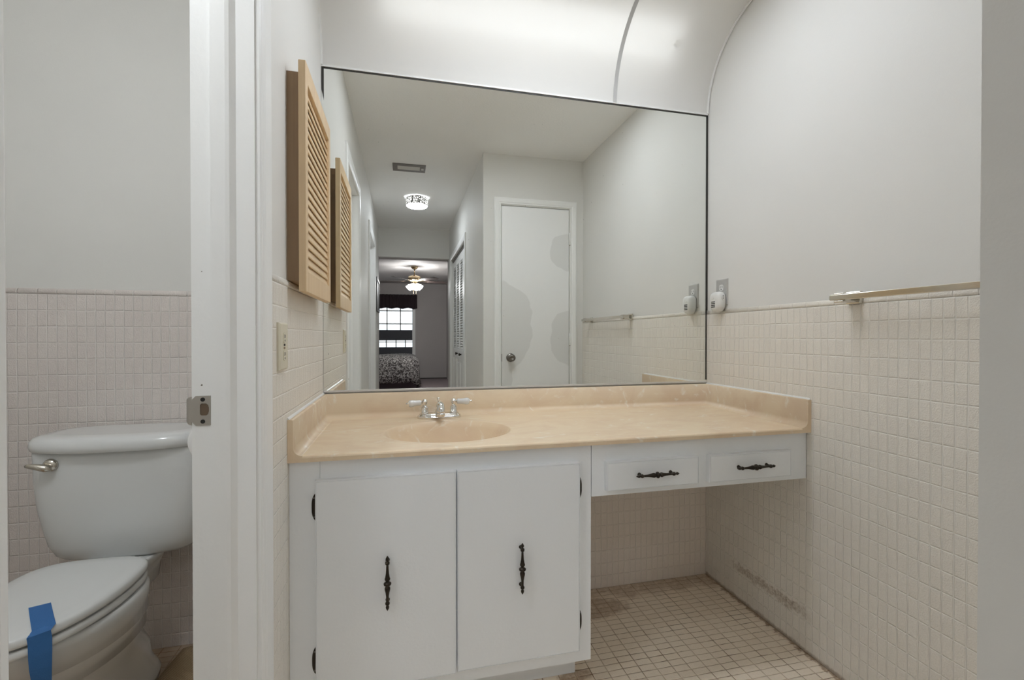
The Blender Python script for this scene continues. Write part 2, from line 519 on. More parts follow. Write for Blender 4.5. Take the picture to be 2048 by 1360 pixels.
# ------------------------------------------------------------------ mesh helpers
class MB:
    """collects shapes (world coordinates) into one mesh"""

    def __init__(s):
        s.v, s.f, s.sm = [], [], []

    def add(s, verts, faces, smooth=False):
        o = len(s.v)
        s.v += [tuple(p) for p in verts]
        for f in faces:
            s.f.append(tuple(i + o for i in f))
            s.sm.append(smooth)
        return s

    def box(s, x0, x1, y0, y1, z0, z1, bev=0.0, seg=2):
        if x0 > x1: x0, x1 = x1, x0
        if y0 > y1: y0, y1 = y1, y0
        if z0 > z1: z0, z1 = z1, z0
        if bev <= 0:
            v = [(x0, y0, z0), (x1, y0, z0), (x1, y1, z0), (x0, y1, z0), (x0, y0, z1), (x1, y0, z1), (x1, y1, z1), (x0, y1, z1)]
            return s.add(v, [(0, 3, 2, 1), (4, 5, 6, 7), (0, 1, 5, 4), (1, 2, 6, 5), (2, 3, 7, 6), (3, 0, 4, 7)])
        bm = bmesh.new()
        bmesh.ops.create_cube(bm, size=1.0)
        for v in bm.verts:
            v.co = Vector(((x0 + x1) / 2 + v.co.x * (x1 - x0), (y0 + y1) / 2 + v.co.y * (y1 - y0), (z0 + z1) / 2 + v.co.z * (z1 - z0)))
        bmesh.ops.bevel(bm, geom=list(bm.edges), offset=bev, segments=seg, profile=0.5, affect='EDGES')
        bm.verts.index_update()
        s.add([v.co[:] for v in bm.verts], [[v.index for v in f.verts] for f in bm.faces], False)
        bm.free()
        return s

    def rings(s, rings, smooth=True, cap0=True, cap1=True, closed=True):
        """rings of equal length joined by quads"""
        n = len(rings[0])
        v = [p for r in rings for p in r]
        f = []
        m = n if closed else n - 1
        for k in range(len(rings) - 1):
            for i in range(m):
                j = (i + 1) % n
                f.append((k * n + i, k * n + j, (k + 1) * n + j, (k + 1) * n + i))
        s.add(v, f, smooth)
        o = len(s.v) - len(v)
        if cap0:
            s.f.append(tuple(o + i for i in reversed(range(n)))); s.sm.append(False)
        if cap1:
            s.f.append(tuple(o + (len(rings) - 1) * n + i for i in range(n))); s.sm.append(False)
        return s

    def lathe(s, base, axis, prof, n=24, smooth=True, cap=True):
        """prof: list of (distance along axis, radius)"""
        a = Vector(axis).normalized()
        u = a.orthogonal().normalized()
        w = a.cross(u)
        b = Vector(base)
        rs = []
        for t, r in prof:
            r = max(r, 1e-5)
            rs.append([tuple(b + a * t + (u * math.cos(2 * PI * i / n) + w * math.sin(2 * PI * i / n)) * r) for i in range(n)])
        return s.rings(rs, smooth, cap, cap)

    def tube(s, pts, rad, n=14, smooth=True):
        pts = [Vector(p) for p in pts]
        rads = rad if isinstance(rad, (list, tuple)) else [rad] * len(pts)
        rs = []
        prev = None
        for i, p in enumerate(pts):
            t = (pts[min(i + 1, len(pts) - 1)] - pts[max(i - 1, 0)]).normalized()
            u = t.orthogonal().normalized() if prev is None else (prev - t * prev.dot(t)).normalized()
            prev = u
            w = t.cross(u)
            rs.append([tuple(p + (u * math.cos(2 * PI * k / n) + w * math.sin(2 * PI * k / n)) * rads[i]) for k in range(n)])
        return s.rings(rs, smooth)

    def prism(s, poly, vec, smooth=False):
        a = [Vector(p) for p in poly]
        v = Vector(vec)
        n = len(a)
        vs = [tuple(p) for p in a] + [tuple(p + v) for p in a]
        s.add(vs, [(i, (i + 1) % n, n + (i + 1) % n, n + i) for i in range(n)], smooth)
        o = len(s.v) - 2 * n
        s.f.append(tuple(o + i for i in reversed(range(n)))); s.sm.append(False)
        s.f.append(tuple(o + n + i for i in range(n))); s.sm.append(False)
        return s

    def sphere(s, c, r, n=16, m=10, sx=1, sy=1, sz=1):
        rs = []
        for k in range(m + 1):
            ph = -PI / 2 + PI * k / m
            rr = max(math.cos(ph) * r, 1e-5)
            rs.append([(c[0] + rr * sx * math.cos(2 * PI * i / n), c[1] + rr * sy * math.sin(2 * PI * i / n), c[2] + r * sz * math.sin(ph)) for i in range(n)])
        return s.rings(rs, True)

    def build(s, name, mat, parent=None, loc=None):
        """link as one object; the origin goes to the parent's (or to loc)"""
        off = Vector((0, 0, 0))
        if parent is not None:
            off = world_loc(parent)
        elif loc is not None:
            off = Vector(loc)
        me = bpy.data.meshes.new(name)
        me.from_pydata([tuple(Vector(p) - off) for p in s.v], [], s.f)
        for p, q in zip(me.polygons, s.sm):
            p.use_smooth = q
        me.update()
        bm = bmesh.new()
        bm.from_mesh(me)
        bmesh.ops.recalc_face_normals(bm, faces=list(bm.faces))
        bm.to_mesh(me)
        bm.free()
        for mm in (mat if isinstance(mat, (list, tuple)) else [mat]):
            me.materials.append(mm)
        o = bpy.data.objects.new(name, me)
        COL.objects.link(o)
        if parent is not None:
            o.parent = parent
        elif loc is not None:
            o.location = loc
        return o


def world_loc(o):
    v = Vector((0, 0, 0))
    while o is not None:
        v += o.location
        o = o.parent
    return v


def tag(o, label=None, cat=None, group=None, kind=None):
    if label: o['label'] = label
    if cat: o['category'] = cat
    if group: o['group'] = group
    if kind: o['kind'] = kind
    return o


def thing(name, loc, label, cat, group=None):
    o = bpy.data.objects.new(name, None)
    o.empty_display_size = 0.05
    COL.objects.link(o)
    o.location = loc
    return tag(o, label, cat, group)


def struct(name, mb, mat, label=None):
    o = mb.build(name, mat)
    return tag(o, label, None, None, 'structure')


def arc(cx, cy, r, a0, a1, n):
    return [(cx + r * math.cos(a0 + (a1 - a0) * i / n), cy + r * math.sin(a0 + (a1 - a0) * i / n)) for i in range(n + 1)]


def superring(cx, cy, z, ax, ay, n=2.5, N=48, rot=0.0):
    r = []
    for i in range(N):
        t = 2 * PI * i / N
        c, s_ = math.cos(t), math.sin(t)
        r.append((cx + ax * math.copysign(abs(c) ** (2 / n), c), cy + ay * math.copysign(abs(s_) ** (2 / n), s_), z))
    return r


# ------------------------------------------------------------------ the room shell
struct('floor', MB().box(-1.6, 1.6, -2.29, 2.0, -0.1, 0.0), M['floor'])
struct('ceiling', MB().box(-1.6, 1.6, -2.29, 2.0, ZC, ZC + 0.1), M['ceiling'])
wb = struct('wall_back', MB().box(-1.6, 1.6, YB + 0.006, 2.0, 0, ZC), M['wall'])
wr = struct('wall_right', MB().box(XRP, 1.6, -2.29, YB + 0.006, 0, ZC), M['wall'])

# left wall with the toilet room doorway and a second doorway further down the hall
D1A, D1B, D2A, D2B, DH = 0.420, 1.035, -1.400, -0.640, 2.03
XLB = -0.4094
b = MB()
b.box(XLB, XLP, D1B + 0.018, YB + 0.006, 0, ZC)
b.box(XLB, XLP, D2B + 0.018, D1A - 0.018, 0, ZC)
b.box(XLB, XLP, -2.29, D2A - 0.018, 0, ZC)
b.box(XLB, XLP, D1A - 0.018, D1B + 0.018, DH + 0.018, ZC)
b.box(XLB, XLP, D2A - 0.018, D2B + 0.018, DH + 0.018, ZC)
wl = struct('wall_left', b, M['wall'])

struct('wall_toilet_left', MB().box(-1.6, -1.36, 0.1, YB + 0.006, 0, ZC), M['wall'])
struct('wall_toilet_front', MB().box(-1.36, XLB, 0.1, 0.2, 0, ZC), M['wall'])

# the closet block: hall side with bifold opening, and the face with the closet door
BFA, BFB, BFH = -1.93, -0.66, 2.0
b = MB()
b.box(XH, XH + 0.1, BFB, YC, 0, ZC)
b.box(XH, XH + 0.1, -2.29, BFA, 0, ZC)
b.box(XH, XH + 0.1, BFA, BFB, BFH, ZC)
struct('wall_hall_right', b, M['wall'])
CDA, CDB, CDH = 0.7085, 1.2400, 2.056
b = MB()
b.box(XH + 0.1, CDA, YC - 0.1, YC, 0, ZC)
b.box(CDB, XRP, YC - 0.1, YC, 0, ZC)
b.box(CDA, CDB, YC - 0.1, YC, CDH, ZC)
struct('wall_closet', b, M['wall'])
struct('wall_closet_inside', MB().box(XH + 0.1, XRP, -0.35, -0.25, 0, ZC), M['wall'])

# hall end: header and the bedroom wall either side
b = MB()
b.box(XLP, XH, -2.29, YE, 2.067, ZC)
struct('wall_hall_end', b, M['wall'])
BF = -8.30
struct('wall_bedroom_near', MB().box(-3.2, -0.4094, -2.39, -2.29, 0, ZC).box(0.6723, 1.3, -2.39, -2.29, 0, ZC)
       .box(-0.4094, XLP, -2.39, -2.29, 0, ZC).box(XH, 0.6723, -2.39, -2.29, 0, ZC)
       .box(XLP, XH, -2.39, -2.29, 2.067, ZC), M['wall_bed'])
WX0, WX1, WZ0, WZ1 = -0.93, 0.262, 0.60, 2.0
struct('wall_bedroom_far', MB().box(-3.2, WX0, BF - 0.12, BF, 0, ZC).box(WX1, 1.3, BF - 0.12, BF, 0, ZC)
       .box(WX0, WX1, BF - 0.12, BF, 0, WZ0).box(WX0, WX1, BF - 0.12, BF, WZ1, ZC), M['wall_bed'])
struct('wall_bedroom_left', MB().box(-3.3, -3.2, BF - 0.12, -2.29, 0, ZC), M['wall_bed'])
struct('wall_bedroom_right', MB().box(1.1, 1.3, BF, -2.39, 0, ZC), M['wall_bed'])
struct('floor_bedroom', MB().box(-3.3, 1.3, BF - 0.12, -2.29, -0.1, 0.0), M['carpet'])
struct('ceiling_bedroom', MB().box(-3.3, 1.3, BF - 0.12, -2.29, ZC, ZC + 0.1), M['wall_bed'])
struct('baseboard_bedroom', MB().box(WX1 + 0.02, 1.1, BF, BF + 0.015, 0, 0.025), M['frame_dark'])


# ---- tiled wainscots: children of their walls
def tile_panel(poly, vec, mat, parent):
    return MB().prism(poly, vec).build('tile_wainscot', mat, parent)


def cap_strip(parent, mat, axis, a0, a1, face, back, ztop):
    """bullnose row: a rounded strip along the top of the tiles"""
    sgn = 1 if face > back else -1
    t = abs(face - back)
    prof = [(back, ztop - CAP), (face, ztop - CAP + 0.0015), (face + sgn * 0.0008, ztop - CAP * 0.6), (face, ztop - CAP * 0.35),
            (face - sgn * t * 0.3, ztop - CAP * 0.12), (face - sgn * t * 0.7, ztop - 0.0006), (back, ztop)]
    if axis == 'y':
        r0 = [(p, a0, z) for p, z in prof]; r1 = [(p, a1, z) for p, z in prof]
    else:
        r0 = [(a0, p, z) for p, z in prof]; r1 = [(a1, p, z) for p, z in prof]
    return MB().rings([r0, r1], True).build('tile_cap', mat, parent)


MB().box(XR, XRP, YC, YB, 0.0, TOPR - CAP).build('tile_wainscot', M['tile_right'], wr)
cap_strip(wr, M['cap_y'], 'y', YC, YB, XR, XRP, TOPR)
MB().box(XL - 0.0, XRP - 0.004, YB, YB + 0.006, 0.0, 0.80).build('tile_wainscot', M['tile_back'], wb)
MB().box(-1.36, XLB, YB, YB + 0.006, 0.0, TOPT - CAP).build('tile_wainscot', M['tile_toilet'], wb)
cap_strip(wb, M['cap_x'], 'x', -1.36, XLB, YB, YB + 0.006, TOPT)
YT = 1.120
MB().box(XLP, XL, YT, YB, 0.0, TOPL - CAP).build('tile_wainscot', M['tile_left'], wl)
cap_strip(wl, M['cap_y'], 'y', YT, YB, XL, XLP, TOPL)

# ---- mouldings ------------------------------------------------------------------
CPROF = [(0.0, 0.0), (0.0, 0.0085), (0.004, 0.0108), (0.010, 0.0108), (0.013, 0.0085), (0.018, 0.0085), (0.022, 0.0105), (0.028, 0.0125),
         (0.058, 0.0145), (0.064, 0.0145), (0.070, 0.0115), (0.078, 0.0105), (0.078, 0.0)]


def casing(name, plane, sgn, p0, u0, u1, ztop, prof=CPROF, wscale=1.0):
    """door casing round an opening u0..u1 on the plane x=p0 or y=p0, standing out towards sgn"""
    def P(u, z, t):
        return (p0 + sgn * t, u, z) if plane == 'x' else (u, p0 + sgn * t, z)
    rows = []
    for w, t in prof:
        w *= wscale
        rows.append([P(u0 - w, 0.0, t), P(u0 - w, ztop + w, t), P(u1 + w, ztop + w, t), P(u1 + w, 0.0, t)])
    mb = MB()
    n = len(rows)
    v = [p for r in rows for p in r]
    f = []
    for k in range(n):
        kk = (k + 1) % n
        for i in range(3):
            f.append((k * 4 + i, k * 4 + i + 1, kk * 4 + i + 1, kk * 4 + i))
    f.append(tuple(k * 4 for k in range(n)))
    f.append(tuple(k * 4 + 3 for k in reversed(range(n))))
    mb.add(v, f)
    return struct(name, mb, M['trim'])


def jamb(name, x0, x1, ya, yb, h, stop=None):
    b = MB()
    b.box(x0, x1, ya - 0.018, ya, 0, h + 0.018)
    b.box(x0, x1, yb, yb + 0.018, 0, h + 0.018)
    b.box(x0, x1, ya, yb, h, h + 0.018)
    if stop:
        s0, s1 = stop
        for sg, y in ((1, ya), (-1, yb)):
            b.prism([(s0, y, 0), (s0, y + sg * 0.009, 0), (s1 - 0.017, y + sg * 0.009, 0), (s1 - 0.010, y + sg * 0.0075, 0), (s1, y, 0)], (0, 0, h))
        b.box(s0, s1 - 0.015, ya, yb, h - 0.009, h)
    return struct(name, b, M['jamb' if stop else 'trim'])


casing('trim_1', 'x', 1, XLP, D1A - 0.004, D1B + 0.004, DH + 0.004)
jamb('trim_2', XLB, XLP, D1A, D1B, DH, (-0.372, -0.328))
casing('trim_3', 'x', 1, XLP, D2A - 0.004, D2B + 0.004, DH + 0.004)
jamb('trim_4', XLB, XLP, D2A, D2B, DH)
casing('trim_5', 'y', 1, YC, CDA - 0.006, CDB + 0.006, CDH + 0.006, wscale=0.62)
casing('trim_6', 'x', -1, XH, BFA, BFB, BFH, wscale=0.75)

# strike plate on the toilet doorway
sp = thing('strike_plate', (-0.392, D1B, 0.937), 'steel latch strike plate screwed to the white doorway jamb beside the toilet', 'strike plate')
b = MB()
y = D1B - 0.0016
pl = [(-0.4094, 0.968), (-0.3755, 0.968), (-0.3755, 0.9085), (-0.4094, 0.9085)]
hole = [(-0.3945, 0.9500), (-0.3920, 0.9525), (-0.3835, 0.9525), (-0.3800, 0.9495), (-0.3785, 0.9440), (-0.3785, 0.9370), (-0.3800, 0.9310), (-0.3835, 0.9285), (-0.3920, 0.9285), (-0.3945, 0.9310)]
outer = [(-0.4094, 0.9500), (-0.4020, 0.968), (-0.3840, 0.968), (-0.3755, 0.968), (-0.3755, 0.9440), (-0.3755, 0.9370), (-0.3755, 0.9085), (-0.3840, 0.9085), (-0.4020, 0.9085), (-0.4094, 0.9310)]
outer[0] = (-0.4094, 0.9600); outer[-1] = (-0.4094, 0.9170)
n = 10
vv = [(p[0], y, p[1]) for p in hole] + [(p[0], y, p[1]) for p in outer] + [(p[0], y + 0.0016, p[1]) for p in hole] + [(p[0], y + 0.0016, p[1]) for p in outer]
ff = []
for i in range(n):
    j = (i + 1) % n
    ff += [(i, j, n + j, n + i), (2 * n + i, 2 * n + j, 3 * n + j, 3 * n + i), (i, j, 2 * n + j, 2 * n + i), (n + i, n + j, 3 * n + j, 3 * n + i)]
b.add(vv, ff)
# curved lip that bends round the edge of the jamb
lip = []
for k in range(7):
    a = k / 6 * 1.15
    lip.append((-0.4094 - 0.012 * math.sin(a), y + 0.010 * (1 - math.cos(a))))
r_out = []
for k, (lx, ly) in enumerate(lip):
    hz = 0.0285 - 0.0075 * (k / 6) ** 1.6
    r_out.append([(lx, ly, 0.938 + hz), (lx, ly, 0.938 - hz), (lx + 0.0005, ly + 0.0012, 0.938 - hz), (lx + 0.0005, ly + 0.0012, 0.938 + hz)])
b.rings(r_out, False)
b.build('plate', M['nickel'], sp)
for z in (0.9605, 0.9165):
    MB().lathe((-0.3895, D1B - 0.0012, z), (0, -1, 0), [(0, 0.0042), (0.0008, 0.0042), (0.0014, 0.0032)], 14).build('screw', M['dark'], sp)
MB().prism([(p[0], D1B - 0.0004, p[1]) for p in hole], (0, 0.0004, 0)).build('latch_hole', new_mat('latch_recess', (0.16, 0.11, 0.07), 0.8)[0], sp)

# ------------------------------------------------------------------ curved cove light over the mirror
CR, CY, CZ = 0.335, 1.490, 2.094
XSEAM = 0.889


def cove_pt(x, a, dr=0.0):
    r = CR + dr
    return (x, CY + r * math.cos(a), CZ + r * math.sin(a))


def panel(x0, x1, n, m=64):
    mb = MB()
    rs = []
    for k in range(n + 1):
        x = x0 + (x1 - x0) * k / n
        row = []
        for j in range(m + 1):
            a = (PI / 2) * j / m
            # the sheet is dented where a clip pulls it, and creased by the lamp holder
            yy, zz = CY + CR * math.cos(a), CZ + CR * math.sin(a)
            d = math.hypot(x - 1.128, (a - math.radians(42.5)) * CR)
            dr = 0.020 * math.exp(-(d / 0.010) ** 2) if x > XSEAM else 0.0
            if x < XSEAM:
                # a shallow fold that runs diagonally up to the ceiling
                t = (a - math.radians(52)) * CR
                line = (x - 0.640) + 0.62 * t
                if t > -0.02:
                    dr -= 0.0050 * math.exp(-abs(line) / 0.012) * min(1.0, (t + 0.02) / 0.05)
            dr += 0.0014 * math.sin(x * 7.0 + 1.0) * math.sin(2 * a)
            row.append(cove_pt(x, a, dr))
        rs.append(row)
    mb.rings(rs, True, False, False, closed=False)
    return mb


p1 = panel(XLP, XSEAM, 150).build('light_diffuser_panel', M['diffuser'], None, (0.3, CY, CZ))
tag(p1, 'long white curved light diffuser sheet above the mirror, left of the seam', 'light diffuser', 'curved diffuser sheets over the vanity')
p2 = panel(XSEAM + 0.0, XRP - 0.004, 60).build('light_diffuser_panel', M['diffuser'], None, (1.1, CY, CZ))
tag(p2, 'short white curved light diffuser sheet with a small dent, right of the seam', 'light diffuser', 'curved diffuser sheets over the vanity')


def curved_strip(name, x0, x1, dr0, dr1, mat, a1=PI / 2):
    b = MB()
    rs = []
    for j in range(41):
        a = a1 * j / 40
        rs.append([cove_pt(x0, a, dr1), cove_pt(x1, a, dr1), cove_pt(x1, a, dr0), cove_pt(x0, a, dr0)])
    b.rings(rs, False)
    return struct(name, b, mat)


M['seam'] = new_mat('grey_seam_strip', (0.50, 0.495, 0.485), 0.6)[0]
curved_strip('trim_7', XSEAM - 0.008, XSEAM + 0.008, -0.0022, -0.0005, M['seam'])
curved_strip('trim_8', XLP, XLP + 0.006, -0.006, -0.0008, M['trim'])
curved_strip('trim_9', XR - 0.006, XR, -0.006, -0.0008, M['trim'])
# ledge along the bottom edge of the sheets
struct('trim_10', MB().box(XLP, XR, YB - 0.006, YB + 0.006, 2.0895, 2.0955), M['trim'])

tf = thing('fluorescent_batten', (0.5, 1.79, 2.395), 'long fluorescent batten glowing behind the curved diffuser above the mirror', 'light fixture')
MB().box(-0.11, 1.17, 1.700, 1.834, 2.412, 2.428, 0.004).build('housing', M['trim'], tf)
for yy, zz in ((1.800, 2.335), (1.735, 2.395)):
    for x in (-0.09, 1.145):
        MB().box(x - 0.006, x + 0.006, yy - 0.012, yy + 0.012, zz - 0.015, 2.413, 0.002).build('lamp_holder', M['plastic_white'], tf)
    MB().lathe((-0.084, yy, zz), (1, 0, 0), [(0, 0.013), (1.223, 0.013)], 16).build('tube', M['tube'], tf)

cl = thing('added_ceiling_fill', (0.53, 1.285, ZC), 'narrow white fill light added to the ceiling in front of the curved diffuser, above the counter edge', 'ceiling light')  # added fill light, kept out of view, to brighten walls and counter
lx0, lx1, ly0, ly1 = 0.10, 0.98, 1.240, 1.330
MB().box(lx0 - 0.01, lx1 + 0.01, ly0 - 0.008, ly0, ZC - 0.009, ZC - 0.0005).box(lx0 - 0.01, lx1 + 0.01, ly1, ly1 + 0.008, ZC - 0.009, ZC - 0.0005).box(lx0 - 0.01, lx0, ly0, ly1, ZC - 0.009, ZC - 0.0005).box(lx1, lx1 + 0.01, ly0, ly1, ZC - 0.009, ZC - 0.0005).build('frame', M['trim'], cl)
MB().box(lx0, lx1, ly0, ly1, ZC - 0.006, ZC - 0.0005).build('lens', M['lens'], cl)

# ------------------------------------------------------------------ mirror
mr = thing('wall_mirror', (0.53, YB, 0.88), 'large frameless wall mirror above the vanity with black worn edges and a blacked-in gap', 'mirror')
MZ0, MZ1 = 0.884, 2.0885
MB().box(XL + 0.001, XR - 0.001, YB - 0.0005, YB + 0.006, MZ0, TOPL).box(XLP + 0.0005, XR - 0.001, YB - 0.0005, YB + 0.006, TOPL, MZ1).build('glass', M['mirror'], mr)
b = MB()
b.box(XR - 0.0055, XR - 0.0005, YB - 0.0022, YB - 0.0005, MZ0 + 0.006, TOPR)
b.box(XR - 0.0055, XRP - 0.0005, YB - 0.0022, YB + 0.0055, TOPR, MZ1)  # black strip paints in the shaded gap between glass and wall
b.box(XL + 0.001, XR - 0.0005, YB - 0.0022, YB - 0.0005, MZ1 - 0.0042, MZ1 + 0.001)
b.prism([(XLP + 0.0004, YB - 0.0022, MZ1), (XL + 0.0050, YB - 0.0022, MZ1), (XL + 0.0050, YB - 0.0022, MZ1 - 0.122), (XLP + 0.0010, YB - 0.0022, MZ1 - 0.085)], (0, 0.0017, 0))
b.build('black_edge', M['edge_black'], mr)
MB().box(XL + 0.001, XR - 0.001, YB - 0.004, YB + 0.006, MZ0 - 0.007, MZ0).build('bottom_channel', M['channel'], mr)

# ------------------------------------------------------------------ vanity counter with moulded basin
SPL = 0.8715
YF = 1.2755


def counter():
    mb = MB()
    bx, by, ba, bb = 0.145, 1.507, 0.203, 0.170
    x0, x1, y0, y1 = XL + 0.036, XR - 0.036, YF + 0.012, YB - 0.036
    N = 160
    depth = 0.145
    rings = []
    prof = []
    for k in range(22):
        r = 0.05 + 0.95 * k / 21
        prof.append((r, -depth * (1 - r ** 3.4)))
    prof.append((1.012, 0.0012))
    prof.append((1.03, 0.0016))
    prof.append((1.06, 0.0004))
    prof.append((1.09, 0.0))
    for r, dz in prof:
        rings.append([(bx + ba * r * math.cos(2 * PI * i / N), by + bb * r * math.sin(2 * PI * i / N), ZCT + dz) for i in range(N)])

    def edge(i):
        c, s_ = math.cos(2 * PI * i / N), math.sin(2 * PI * i / N)
        ts = []
        if c > 1e-9: ts.append((x1 - bx) / c)
        if c < -1e-9: ts.append((x0 - bx) / c)
        if s_ > 1e-9: ts.append((y1 - by) / s_)
        if s_ < -1e-9: ts.append((y0 - by) / s_)
        t = min(ts)
        return [bx + c * t, by + s_ * t]
    E = [edge(i) for i in range(N)]
    # snap the nearest samples to the corners
    for cx, cy in ((x0, y0), (x1, y0), (x1, y1), (x0, y1)):
        k = min(range(N), key=lambda i: (E[i][0] - cx) ** 2 + (E[i][1] - cy) ** 2)
        E[k] = [cx, cy]
    last = rings[-1]
    for q in (0.25, 0.5, 0.75, 1.0):
        rings.append([(last[i][0] * (1 - q) + E[i][0] * q, last[i][1] * (1 - q) + E[i][1] * q, ZCT) for i in range(N)])
    mb.rings(rings, True, True, False)
    # splashes: coved profile swept along left, back and right sides
    R, T = 0.022, 0.014

    def sprof():
        p = [(0.036, ZCT)]
        for k in range(1, 9):
            a = k / 8 * PI / 2
            p.append((0.036 - R * math.sin(a), ZCT + R * (1 - math.cos(a))))
        p.append((T, SPL - 0.003))
        p.append((T - 0.0015, SPL - 0.0008))
        p.append((T - 0.004, SPL))
        p.append((0.0005, SPL))
        p.append((0.0005, 0.7605))
        p.append((0.036, 0.7605))
        return p
    P = sprof()
    rs = []
    yf = YF + 0.0005
    rs.append([(XL + d, yf, z) for d, z in P])
    rs.append([(XL + d, YB - d, z) for d, z in P])
    rs.append([(XR - d, YB - d, z) for d, z in P])
    rs.append([(XR - d, yf, z) for d, z in P])
    mb.rings(rs, False, True, True)
    for q in range(len(mb.sm) - 2 - 3 * len(P), len(mb.sm) - 2):
        mb.sm[q] = True
    # front nosing
    fp = [(y0, ZCT), (YF + 0.006, ZCT - 0.0004), (YF + 0.002, ZCT - 0.0022), (YF, ZCT - 0.006), (YF, 0.7605), (y0, 0.7605)]
    mb.rings([[(x0, p[0], p[1]) for p in fp], [(x1, p[0], p[1]) for p in fp]], False, True, True)
    # underside, with a skirt round the bowl below
    mb.box(x0, bx - ba * 1.1, y0, y1, 0.7605, 0.7625)
    mb.box(bx + ba * 1.1, x1, y0, y1, 0.7605, 0.7625)
    return mb


ct = thing('vanity_countertop', (0.53, 1.55, 0.76), 'tan marbled vanity countertop with moulded oval basin and low splashes', 'countertop')
top = counter().build('slab', M['marble'], ct)
MB().lathe((0.145, 1.507, ZCT - 0.1461), (0, 0, 1), [(0, 0.022), (0.003, 0.022), (0.004, 0.017), (0.006, 0.015), (0.008, 0.006)], 24).build('drain_stopper', M['chrome'], ct)

# white caulk along the top of the splashes
b = MB()
for x0, sg in ((XL, 1), (XR, -1)):
    b.prism([(x0, YF + 0.004, SPL - 0.0002), (x0 + sg * 0.0050, YF + 0.004, SPL - 0.0002), (x0 + sg * 0.0035, YF + 0.004, SPL + 0.0030), (x0, YF + 0.004, SPL + 0.0055)], (0, YB - YF - 0.006, 0))
struct('trim_11', b, M['plastic_white'])

# ------------------------------------------------------------------ faucet
FX, FY = 0.134, 1.763
fa = thing('basin_faucet', (FX, FY, ZCT), 'chrome centerset faucet with two white porcelain lever handles behind the basin', 'faucet')
b = MB()


def stadium(cx, cy, z, hx, r, N=48):
    out = []
    for i in range(N):
        t = 2 * PI * i / N
        c, s_ = math.cos(t), math.sin(t)
        out.append((cx + math.copysign(max(hx - r, 0), c) * (abs(c) ** 0.3) + r * c, cy + r * s_, z))
    return out


b.rings([stadium(FX, FY, ZCT, 0.082, 0.033), stadium(FX, FY, ZCT + 0.006, 0.0825, 0.0335), stadium(FX, FY, ZCT + 0.010, 0.081, 0.032), stadium(FX, FY, ZCT + 0.0115, 0.077, 0.0285),
         stadium(FX, FY, ZCT + 0.016, 0.075, 0.026), stadium(FX, FY, ZCT + 0.0185, 0.071, 0.022)], True)
b.build('base_plate', M['chrome'], fa)
for sg in (-1, 1):
    hx = FX + sg * 0.0545
    MB().lathe((hx, FY, ZCT + 0.018), (0, 0, 1), [(0, 0.0150), (0.003, 0.0150), (0.004, 0.0138), (0.021, 0.0132), (0.024, 0.0125), (0.027, 0.0085), (0.031, 0.0070), (0.036, 0.0075),
                                                 (0.0385, 0.0098), (0.043, 0.0110), (0.048, 0.0104), (0.052, 0.0070), (0.054, 0.0015)], 24).build('valve_body', M['chrome'], fa)
    ax = Vector((sg, -0.16, -0.06 if sg < 0 else 0.0)).normalized()
    base = Vector((hx, FY, ZCT + 0.0605))
    hd = MB().lathe(base + ax * 0.013, ax, [(0, 0.0062), (0.001, 0.0085), (0.004, 0.0098), (0.014, 0.0098), (0.022, 0.0104), (0.034, 0.0128), (0.040, 0.0130), (0.045, 0.0112), (0.048, 0.0075)], 24).build('lever_handle', M['porcelain'], fa)
    hd['label'] = 'white porcelain lever'
    MB().lathe(base + ax * 0.008, ax, [(0, 0.0045), (0.004, 0.0045), (0.0055, 0.0085), (0.0065, 0.0085), (0.0070, 0.004)], 18).build('handle_collar', M['chrome'], hd)
    MB().lathe(
        base + ax * 0.0595, ax, [(0, 0.0085), (0.0015, 0.0085), (0.003, 0.0052), (0.006, 0.0045), (0.0085, 0.0050), (0.0105, 0.0035), (0.0115, 0.0005)], 18).build('handle_cap', M['chrome'], hd)
b = MB()
b.lathe((FX, FY, ZCT + 0.017), (0, 0, 1), [(0, 0.0175), (0.004, 0.017), (0.010, 0.0145), (0.016, 0.0135)], 24)
pts, rr = [], []
for k in range(15):
    a = k / 14
    ang = math.radians(90 - 215 * a * 0.72)
    pts.append((FX, FY - 0.012 - 0.033 * math.cos(math.radians(180 - 0)) * 0 - 0.068 * a, ZCT + 0.026 + 0.026 * math.sin(PI * min(a * 1.02, 1.0) * 0.86 + 0.08)))
    rr.append(0.0138 + 0.0016 * math.sin(PI * a))
pts = [(FX, FY + 0.004, ZCT + 0.018)] + pts
rr = [0.013] + rr
pts.append((FX, pts[-1][1] - 0.002, pts[-1][2] - 0.010)); rr.append(0.0142)
b.tube(pts, rr, 20)
b.lathe((FX, pts[-1][1] - 0.001, pts[-1][2] + 0.004), (0, -0.15, -1), [(0, 0.0150), (0.006, 0.0156), (0.008, 0.0140), (0.012, 0.0138), (0.013, 0.010)], 22)
b.build('spout', M['chrome'], fa)
MB().lathe((FX - 0.002, FY + 0.016, ZCT + 0.016), (0, 0, 1), [(0, 0.0022), (0.044, 0.0022), (0.046, 0.0040), (0.049, 0.0032), (0.052, 0.0034), (0.054, 0.0062), (0.0575, 0.0062), (0.0585, 0.004)], 16).build('lift_rod', M['chrome'], fa)

# ------------------------------------------------------------------ vanity base and drawer unit


